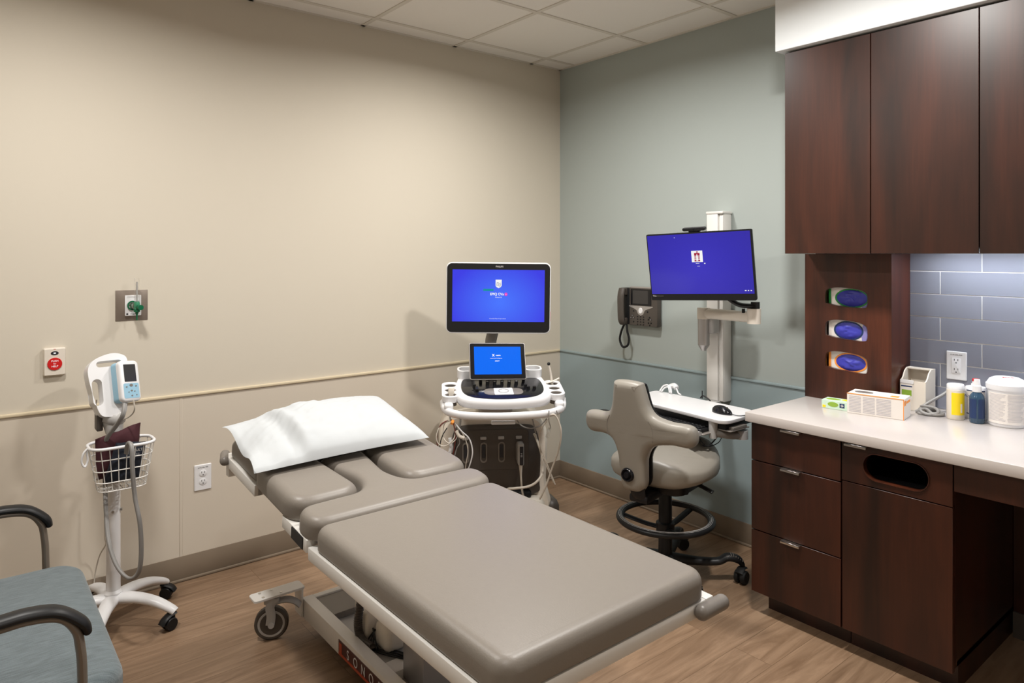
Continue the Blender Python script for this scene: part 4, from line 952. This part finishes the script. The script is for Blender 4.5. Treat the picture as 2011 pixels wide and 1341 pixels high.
G().slab(rrect(.190, .088, .034, 6, .01, .098), [(0, .002), (0, .004), (.001, .0045)], CM).build('key_cluster', 'greyp', cons)
G().slab(rrect(.092, .090, .004, 3, .01, .098), [(0, .003), (0, .005)], CM).build('trackball_plate', 'whitep', cons)
G().plate(ell(.027, .027, 28, .01, .102), [ell(.021, .021, 28, .01, .102)], .004, CM @ T(0, 0, .003)).build('trackball_ring', 'greyl', cons)
G().ball((.01, .102, .001), (.018, .018, .009), 18, CM).build('trackball', 'whitep', cons)
# cup holders
for s_ in (-1, 1):
    cxx = .01 + s_ * .258
    out = rrect(.085, .215, .035, 6, cxx, .155)
    hs = [ell(.029, .022, 24, cxx + s_ * .0, y) for y in (.085, .145, .212)]
    hd = G().plate(out, hs, .028, CM @ T(0, 0, -.03)).build('probe_holder', 'whitep', cons, angle=50)
    g = G()
    for h in hs: g.plate([(a, b) for a, b in h], [[(cxx + (a - cxx) * .85, sum(q[1] for q in h) / 24 + (b - sum(q[1] for q in h) / 24) * .85) for a, b in h]], .05, CM @ T(0, 0, -.055))
    for h in hs: g.slab(h, [(0, -.055), (0, -.050)], CM)
    g.build('holder_cup', 'greyp', hd)
    # rear pocket
    x2 = .01 + s_ * .175
    hp = G().plate(rrect(.09, .085, .03, 6, x2, .335), [rrect(.072, .058, .024, 6, x2, .335)], .042, CM @ T(0, 0, .0)).build('gel_pocket', 'whitep', cons, angle=50)
    G().slab(rrect(.07, .05, .022, 6, x2, .335), [(0, .0005), (0, .002)], CM).build('pocket_floor', 'greyl', hp)
# front handle
G().tube([(-.285, .10, -.045), (-.275, .045, -.062), (-.235, .002, -.066), (-.15, -.028, -.068), (.01, -.042, -.068), (.17, -.028, -.068), (.255, .002, -.066), (.295, .045, -.062), (.305, .10, -.045)], .017, n=14, flat=(.9, 1.15), m=CM).build('front_handle', 'whitep', cons)
for s_ in (-1, 1): G().box(.01 + s_ * .268 - .022, .01 + s_ * .268 + .022, .02, .11, -.075, -.028, .012, 3, CM).build('handle_joint', 'whitep', cons)
G().slab(rrect(.115, .03, .008, 4, .0, -.01), [(0, -.115), (0, -.105), (.002, -.102)], CM).build('handle_lever', 'whitep', cons)
# touch screen
TM = T(-.008, -.150, .874) @ Matrix.Rotation(math.radians(5), 4, 'Z') @ Matrix.Rotation(math.radians(1.5), 4, 'Y') @ Matrix.Rotation(math.radians(-22), 4, 'X') @ fr((0, 0, 0), (1, 0, 0), (0, 0, 1))
ts = G().slab(rrect(.288, .188, .010, 5, 0, .094), [(.004, -.018), (0, -.014), (0, -.001), (.001, 0)], TM).build('touch_display', 'silver', t)
G().slab(rrect(.282, .182, .008, 5, 0, .094), [(0, -.001), (.0005, .0012)], TM).build('bezel', 'gloss', ts)
TI = TM.inverted()
g = G().slab(rrect(.240, .142, .001, 1, .0, .097), [(0, 0), (0, .0006)]); ob = g.build('touch_screen_image', 'scr2', ts)
ob.matrix_parent_inverse = Matrix(); ob.data.transform(TM @ T(0, 0, .0012))
text('X', .016, 'lit', ts, TM @ T(-.022, .123, .0022), bold=.0008); text('matrix', .009, 'lit', ts, TM @ T(.003, .123, .0022), bold=.0003)
text('anatomical intelligence', .0068, 'lit', ts, TM @ T(-.008, .108, .0022)); text('nSIGHT', .0072, 'lit', ts, TM @ T(-.003, .094, .0022), bold=.0002)
G().tube([(0, -.10, .87), (0, -.08, .93), (0, -.04, 1.0)], .02, n=12).build('display_hinge', 'greyp', ts)
# main monitor
MM = T(.0055, .012, 1.272) @ Matrix.Rotation(math.radians(-4.2), 4, 'Z') @ Matrix.Rotation(math.radians(.6), 4, 'Y') @ Matrix.Rotation(math.radians(.7), 4, 'X') @ fr((0, 0, 0), (1, 0, 0), (0, 0, 1))
mn = G().slab(rrect(.548, .372, .030, 8), [(.02, -.055), (.004, -.03), (0, -.015), (0, .002), (.002, .005)], MM).build('main_monitor', 'whitep', t, angle=50)
G().slab(rrect(.538, .360, .026, 8), [(0, .004), (0, .0065), (.001, .0075)], MM).build('bezel', 'black', mn)
ob = G().slab(rrect(.482, .272, .001, 1), [(0, 0), (0, .0006)], T(0, .012, 0)).build('main_screen_image', 'scr1', mn); ob.data.transform(MM @ T(0, 0, .0075))
Z = .0086
text('PHILIPS', .0125, 'greyl', mn, MM @ T(.004, .164, Z), bold=.0003)
shd = G().slab([(-.016, .096), (-.016, .065), (-.011, .057), (0, .052), (.011, .057), (.016, .065), (.016, .096)][::1], [(0, Z), (0, Z + .0004)], MM).build('screen_shield', 'lit', mn)
g = G()
for k in range(3): g.tube([(-.012, .078 - .007 * k, Z + .0008), (-.004, .082 - .007 * k, Z + .0008), (.004, .076 - .007 * k, Z + .0008), (.012, .080 - .007 * k, Z + .0008)], .001, n=5, m=MM)
g.build('shield_waves', 'navyp', shd)
text('EPIQ CVx', .0175, 'lit', mn, MM @ T(-.008, .020, Z), bold=.0005)
text('Release 5.0', .0075, 'lit', mn, MM @ T(.0, .004, Z)); text('© Koninklijke Philips. All rights reserved', .0062, 'lit', mn, MM @ T(-.004, -.108, Z), sx=.85)
G().slab(rrect(.054, .011, .002, 2, -.053, .042), [(0, Z), (0, Z + .0003)], MM).build('status_bar', 'litg', mn)
G().slab(ell(.008, .0085, 20, .039, .020), [(0, Z), (0, Z + .0003)], MM).build('status_dot', 'litp', mn)
G().slab(ell(.003, .0035, 3, .039, .020), [(0, Z + .0003), (0, Z + .0006)], MM).build('status_dot_mark', 'lit', mn)
G().box(.271, .2755, -.12, -.07, -.02, 0, .001, 1, MM).build('edge_clip', 'red', mn)
G().tube([(-.03, .10, .80), (-.02, .11, .92), (-.03, .09, 1.02), (-.02, .085, 1.08), (-.0, .10, 1.16), (.005, .085, 1.25)], .028, n=14, flat=(1.2, .8)).build('monitor_arm', 'greyp', t)
# probes in the holders
t_us = t
def cpt(x, y, z): return MATS[t_us.name] @ (CM @ Vector((x, y, z)))
pb = thing('pencil_probe', 'slim white pencil probe with black tip standing in the right holder', 'ultrasound probe', tuple(cpt(.268, .212, 0)))
G(True).tube([cpt(.272, .212, -.04), cpt(.262, .215, .04), cpt(.250, .218, .094)], [.008, .006, .0055], n=10).tube([cpt(.235, .20, .005), cpt(.27, .206, .012), cpt(.305, .222, .022)], .004, n=8).build('probe_body', 'cream', pb)
G(True).ball(tuple(cpt(.249, .218, .10)), .0085, 12).build('probe_tip', 'black', pb)
pb = thing('cardiac_probe', 'small cream transducer lying in the left probe holder', 'ultrasound probe', tuple(cpt(-.248, .11, 0)))
G(True).slab([(p.x, p.y) for p in [Vector(q) for q in rrect(.03, .024, .006, 4)]], [(.003, -.045), (0, -.03), (0, .018), (.004, .024)], MATS[t_us.name] @ CM @ T(-.244, .112, 0)).build('probe_body', 'cream', pb)
# cables hanging from the right and left holders
def wld(pts): return [od(*p) for p in pts]
cb = t_us
G(True).tube(wld([(1049, 852, 3.58), (1056, 868, 3.5), (1064, 895, 3.45), (1066, 925, 3.42), (1056, 944, 3.4), (1038, 955, 3.4), (1010, 959, 3.4), (998, 960, 3.42), (992, 966, 3.46)]), .0062, n=8).build('thick_cable', 'cable', cb)
G(True).tube(wld([(1080, 812, 3.3), (1074, 826, 3.3), (1062, 845, 3.32), (1060, 870, 3.36), (1072, 905, 3.38), (1090, 951, 3.4)]), .0035, n=8).build('thin_cable', 'cable', cb)
G(True).tube(wld([(1079, 815, 3.3), (1090, 815, 3.3), (1098, 830, 3.3), (1102, 850, 3.3), (1098, 880, 3.32), (1084, 920, 3.36), (1072, 955, 3.38), (1060, 980, 3.4)]), .0045, n=8).build('looped_cable', 'cable', cb)
G(True).tube(wld([(1052, 853, 3.55), (1062, 885, 3.46), (1076, 920, 3.42), (1088, 948, 3.4)]), .0038, n=8).build('straight_cable', 'cable', cb)
G(True).tube(wld([(1015, 825, 3.34), (1025, 836, 3.34), (1042, 841, 3.33), (1060, 836, 3.31), (1074, 822, 3.3)]), .003, n=8).build('short_cable', 'cablem', cb)
G(True).tube(wld([(1044, 816, 3.4), (1048, 832, 3.42), (1052, 850, 3.5)]), .0035, n=8).build('drop_cable', 'cablem', cb)
cb = thing('probe_hook', 'chrome hook with small clear bag under the right probe holder', 'hook', tuple(od(1078, 830, 3.3)))
G(True).tube(wld([(1078, 806, 3.28), (1078, 826, 3.28), (1081, 838, 3.28), (1078, 843, 3.28)]), .0025, n=6).tube(wld([(1093, 806, 3.3), (1094, 812, 3.3), (1092, 816, 3.3)]), .0025, n=6).build('hook_wire', 'chrome', cb)
G(True).slab(rrect(.016, .05, .006, 4), [(0, -.002), (0, .002)], T(*od(1077, 850, 3.27)) @ Matrix.Rotation(CR, 4, 'Z') @ Matrix.Rotation(PI / 2, 4, 'X') @ Matrix.Rotation(-.25, 4, 'Z')).build('clear_bag', 'clear', cb)
cb = thing('ecg_lead_set', 'tangle of white red and grey ECG leads hanging at the cart left', 'ecg leads', tuple(od(885, 860, 3.3)))
def loop_(c, w, h, d, n=9, a0=PI / 2, ph=0, tail=None):
    p = [(c[0] + w * math.cos(a0 + ph + 2 * PI * k / n) * (1 + .1 * math.sin(k * 2.1)), c[1] - h * math.sin(a0 + 2 * PI * k / n), d + .02 * math.sin(k)) for k in range(n + 1)]
    return wld(p + (tail or []))
G(True).tube(wld([(884, 806, 3.3), (884, 822, 3.29), (889, 826, 3.29)]), .004, n=6).tube(wld([(900, 806, 3.34), (904, 822, 3.34), (902, 838, 3.33)]), .007, n=6).build('hook_wire', 'steel', cb)
G(True).tube(loop_((884, 848), 15, 22, 3.28), .0026, n=6).build('white_lead', 'cable', cb)
G(True).tube(wld([(880, 824, 3.28), (864, 838, 3.27), (857, 856, 3.26), (860, 870, 3.26), (872, 876, 3.26), (886, 868, 3.26), (894, 852, 3.27), (888, 828, 3.28)]), .0028, n=6).build('white_lead', 'cable', cb)
G(True).tube(wld([(890, 826, 3.28), (906, 846, 3.27), (922, 862, 3.27), (928, 888, 3.27), (922, 915, 3.28), (914, 934, 3.3)]), .0032, n=6).build('white_lead', 'whitep', cb)
G(True).tube(wld([(905, 845, 3.27), (914, 862, 3.27), (919, 885, 3.27), (915, 912, 3.28), (912, 932, 3.3)]), .0026, n=6).build('white_lead', 'cable', cb)
G(True).tube(wld([(880, 825, 3.28), (866, 834, 3.27), (858, 855, 3.27), (860, 880, 3.27), (870, 905, 3.28)]), .0028, n=6).build('red_lead', 'cabled', cb)
G(True).tube(wld([(890, 828, 3.28), (894, 850, 3.27), (893, 875, 3.27), (888, 900, 3.28), (884, 918, 3.29)]), .0028, n=6).build('red_lead', 'cabled', cb)
G(True).tube(wld([(878, 840, 3.28), (868, 858, 3.28), (864, 880, 3.28), (872, 898, 3.28), (886, 895, 3.28), (896, 875, 3.28), (894, 850, 3.28)]), .0026, n=6).build('black_lead', 'black', cb)
G(True).tube(wld([(897, 850, 3.28), (903, 868, 3.28), (897, 880, 3.28), (893, 895, 3.28), (888, 915, 3.29)]), .0026, n=6).build('grey_lead', 'cablem', cb)
G(True).tube(wld([(884, 860, 3.29), (886, 880, 3.29), (880, 900, 3.29)]), .010, n=8).build('white_sleeve', 'whitep', cb)
G(True).tube(wld([(886, 828, 3.27), (891, 830, 3.27)]), .012, n=8).build('orange_clip', 'orange', cb)
G(True).tube(wld([(896, 846, 3.27), (902, 856, 3.27), (912, 860, 3.27)]), .008, n=8).build('lead_yoke', 'cream', cb)

# ---------------------------------------------------------------- things on the worktop
ZC = .8402
t = thing('bandage_box', 'small green and aqua carton lying in front of the cherry column', 'carton', (2.01, -.235, ZC), (0, 0, math.radians(7)))
G().box(-.062, .062, -.035, .035, 0, .036, .001, 1).build('carton', 'aqua', t)
G().slab(ell(.03, .018, 20, -.025, .0), [(0, .036), (0, .0365)]).slab(ell(.022, .010, 20, -.015, .020), [(0, -.001), (0, .0005)], fr((0, -.0352, 0), (1, 0, 0), (0, 0, 1))).box(.0615, .0625, -.03, .03, .006, .03).build('leaf_print', 'lgreen', t)
G().slab(ell(.024, .016, 20, .03, .01), [(0, .036), (0, .0365)]).build('yellow_print', 'yellow', t)
G().box(-.058, -.045, -.0357, -.035, .004, .014).build('yellow_print', 'yellow', t)
f_ = G().box(.012, .032, -.0358, -.035, .010, .028).build('blue_square', 'navyp', t)
G().box(.016, .028, -.0362, -.0358, .0175, .0205).box(.0205, .0235, -.0362, -.0358, .013, .025).build('white_cross', 'card', f_)
t = thing('tall_glove_box', 'white glove box with orange end print lying on the worktop', 'glove box', (2.162, -.215, ZC), (0, 0, math.radians(9)))
G().box(-.106, .106, -.055, .055, 0, .083, .001, 1).build('carton', 'card', t)
g = G()
for k in range(11):
    for a, b_ in ((-.098, -.052), (-.045, .0), (.006, .06)): g.box(a, b_, -.0556, -.055, .008 + .0062 * k, .011 + .0062 * k)
g.build('fine_print', 'print', t)
G().box(.1055, .1066, -.048, -.022, .055, .075).box(.1055, .1066, -.015, .045, .06, .07).box(.05, .08, -.03, 0, .083, .0836).box(-.106, .106, -.0562, -.054, .0805, .0835).box(.104, .1065, -.0562, -.054, .0, .0835).build('orange_print', 'orange', t)
G().slab(ell(.036, .022, 24, -.055, .0), [(0, .083), (0, .0838)]).build('tear_opening', 'greyp', t)
t = thing('wipes_caddy', 'tall cream plastic dispenser with a scooped open top and label', 'dispenser', (2.225, .015, ZC))
b = bmesh.new()
W2, D2, H2 = .050, .052, .172
g = G().box(-W2 + .0045, W2 - .0045, -D2 + .0003, -D2 + .005, .001, .1245).box(-W2 + .0045, W2 - .0045, D2 - .005, D2 - .0003, .001, H2 - .0003)
side = [(-D2, 0), (D2, 0), (D2, H2), (.01, H2), (-.012, .160), (-.028, .138), (-.04, .128), (-D2, .125)]
for sx in (-1, 1): g.slab(side, [(0, 0), (0, .005)], T(sx * (W2 - (.0 if sx > 0 else -.0)) - (.005 if sx > 0 else 0), 0, 0) @ fr((0, 0, 0), (0, 1, 0), (0, 0, 1)))
g.box(-W2 + .004, W2 - .004, -D2 + .001, D2 - .001, .0, .01).box(-W2 + .0045, W2 - .0045, .012, D2 - .004, H2 - .005, H2 - .0004)
g.build('caddy_shell', 'cream', t)
lb = G().box(-.047, .0, -D2 - .0008, -D2, .045, .122).build('front_label', 'card', t)
G().box(-.043, -.004, -D2 - .0014, -D2 - .0008, .06, .085).build('green_patch', 'lgreen', lb)
G().box(-.046, -.002, -D2 - .0014, -D2 - .0008, .098, .103).build('navy_line', 'navyp', lb)
G().box(-.049, .004, -D2 - .003, -D2 - .0012, .112, .128, .001, 1).build('label_strip', 'whitep', lb)
t = thing('coiled_grey_cord', 'grey coiled cord lying on worktop beside the yellow labelled jar', 'cord', (2.28, -.06, ZC))
pts = [(2.37, .045, .965), (2.34, .04, .945), (2.31, .02, .92), (2.27, -.02, .88), (2.23, -.06, .850), (2.26, -.10, .846), (2.32, -.06, .848), (2.37, -.03, .85), (2.33, .0, .858), (2.26, -.02, .862), (2.255, -.09, .856), (2.31, -.11, .848), (2.36, -.07, .856), (2.33, -.03, .868), (2.26, -.05, .872), (2.24, -.02, .862), (2.28, .02, .85), (2.36, .01, .85), (2.38, -.05, .848), (2.34, -.10, .85), (2.28, -.07, .864), (2.22, -.09, .848)]
pts = [(2.37 - (2.37 - x) * .58, y if z > .9 else y * .55 - .035, z) for x, y, z in pts]
pts = [(x - .03 if z < .9 else x - .01, y, z) for x, y, z in pts]
G(True).tube(pts, .0062, n=8, sub=7).build('cord', 'cablem', t)
def jar(name, label, cat, x, y, prof, m, parts):
    t = thing(name, label, cat, (x, y, ZC)); G().lathe(prof, n=32).build('body', m, t); 
    return t
def wrap(r, a0, a1, z0, z1, th=.0006, n=14):
    b = bmesh.new(); vs = []
    for i in range(n + 1):
        a = a0 + (a1 - a0) * i / n; vs.append([b.verts.new((rr * math.cos(a), rr * math.sin(a), z)) for rr, z in ((r, z0), (r + th, z0), (r + th, z1), (r, z1))])
    for p, q in zip(vs, vs[1:]):
        for k in range(4): b.faces.new((p[k], q[k], q[(k + 1) % 4], p[(k + 1) % 4]))
    b.faces.new(vs[0]); b.faces.new(vs[-1][::-1]); bmesh.ops.recalc_face_normals(b, faces=b.faces); return b
CA = math.atan2(-3.15, 1.06)     # bearing of the room centre from the worktop
t = jar('yellow_label_jar', 'translucent round jar with bright yellow label and white lid', 'jar', 2.392, -.055, [(0, 0), (.029, 0), (.0315, .004), (.0315, .118), (.028, .122), (0, .122)], 'cream', None)
G().lathe([(.029, .118), (.031, .12), (.031, .136), (.028, .140), (0, .140)]).build('lid', 'whitep', t)
g = G(); g._merge(wrap(.0316, CA - .45, CA + 1.2, .02, .108)); lb = g.build('label', 'yellow', t)
g = G(); g._merge(wrap(.0323, CA + .55, CA + .75, .03, .065)); g.build('label_text', 'card', lb)
t = jar('gel_bottle', 'white bottle with navy banded label and red cap behind the jar', 'bottle', 2.442, .010, [(0, 0), (.036, 0), (.038, .004), (.038, .12), (.034, .128), (.016, .132), (.015, .140), (0, .14)], 'whitep', None)
G().lathe([(.012, .14), (.010, .156), (0, .156)]).build('nozzle', 'whitep', t)
G().lathe([(.0115, .150), (.0115, .160), (0, .160)]).build('cap', 'red', t)
g = G(); g._merge(wrap(.0382, CA - .9, CA + .9, .022, .118)); lb = g.build('label', 'card', t)
for z_ in (.022, .114):
    g = G(); g._merge(wrap(.0389, CA - .9, CA + .9, z_, z_ + .004)); g.build('label_band', 'navyp', lb)
text('Aquasonic', .017, 'navyp', lb, fr((.0395 * math.cos(CA - .1), .0395 * math.sin(CA - .1), .095), (-math.sin(CA), math.cos(CA), 0), (0, 0, 1)), ex=.0006)
text('100', .016, 'navyp', lb, fr((.0395 * math.cos(CA), .0395 * math.sin(CA), .04), (-math.sin(CA), math.cos(CA), 0), (0, 0, 1)), ex=.0006)
t = jar('spray_bottle', 'clear blue spray bottle with white pump and printed label', 'bottle', 2.470, -.065, [(0, 0), (.023, 0), (.026, .004), (.026, .092), (.023, .108), (.014, .12), (.0115, .126), (0, .126)], 'bluefluid', None)
sp = G().lathe([(.016, .122), (.0155, .145), (.012, .148), (.0105, .17), (0, .171)]).build('spray_head', 'whitep', t)
g = G(); g._merge(wrap(.0262, CA - 1.2, CA - .1, .02, .095)); g._merge(wrap(.0262, CA + .15, CA + 1.2, .02, .095)); g.build('label', 'navyp', t)
G().cyl((0, 0, .01), (0, 0, .12), .0025, n=8).build('dip_tube', 'greyl', t)
t = jar('wipes_canister', 'large white wipes canister with domed lid and fine print label', 'canister', 2.556, -.020, [(0, 0), (.058, 0), (.062, .006), (.0635, .135), (.065, .138), (.065, .144), (0, .144)], 'whitep', None)
ld = G().lathe([(.067, .140), (.068, .144), (.068, .160), (.064, .164), (.056, .178), (.042, .185), (.02, .188), (0, .188)]).build('lid', 'whitep', t)
lb = G(); lb._merge(wrap(.0635, CA - 1.15, CA + 1.15, .014, .130)); lb = lb.build('label', 'card', t)
g = G()
for k in range(22):
    z = .125 - .0047 * k
    for a, b_ in ((-1.05, -.10), (-.02, .95)):
        g._merge(wrap(.0642, CA + a + .05 * random.random(), CA + b_ - .3 * random.random() ** 2, z - .0011, z + .0004, .0003, 8))
g.build('fine_print', 'print', lb)
text('SANI', .018, 'red', ld, T(.01, -.02, .1872) @ Matrix.Rotation(.6, 4, 'Z'), ex=.0008)
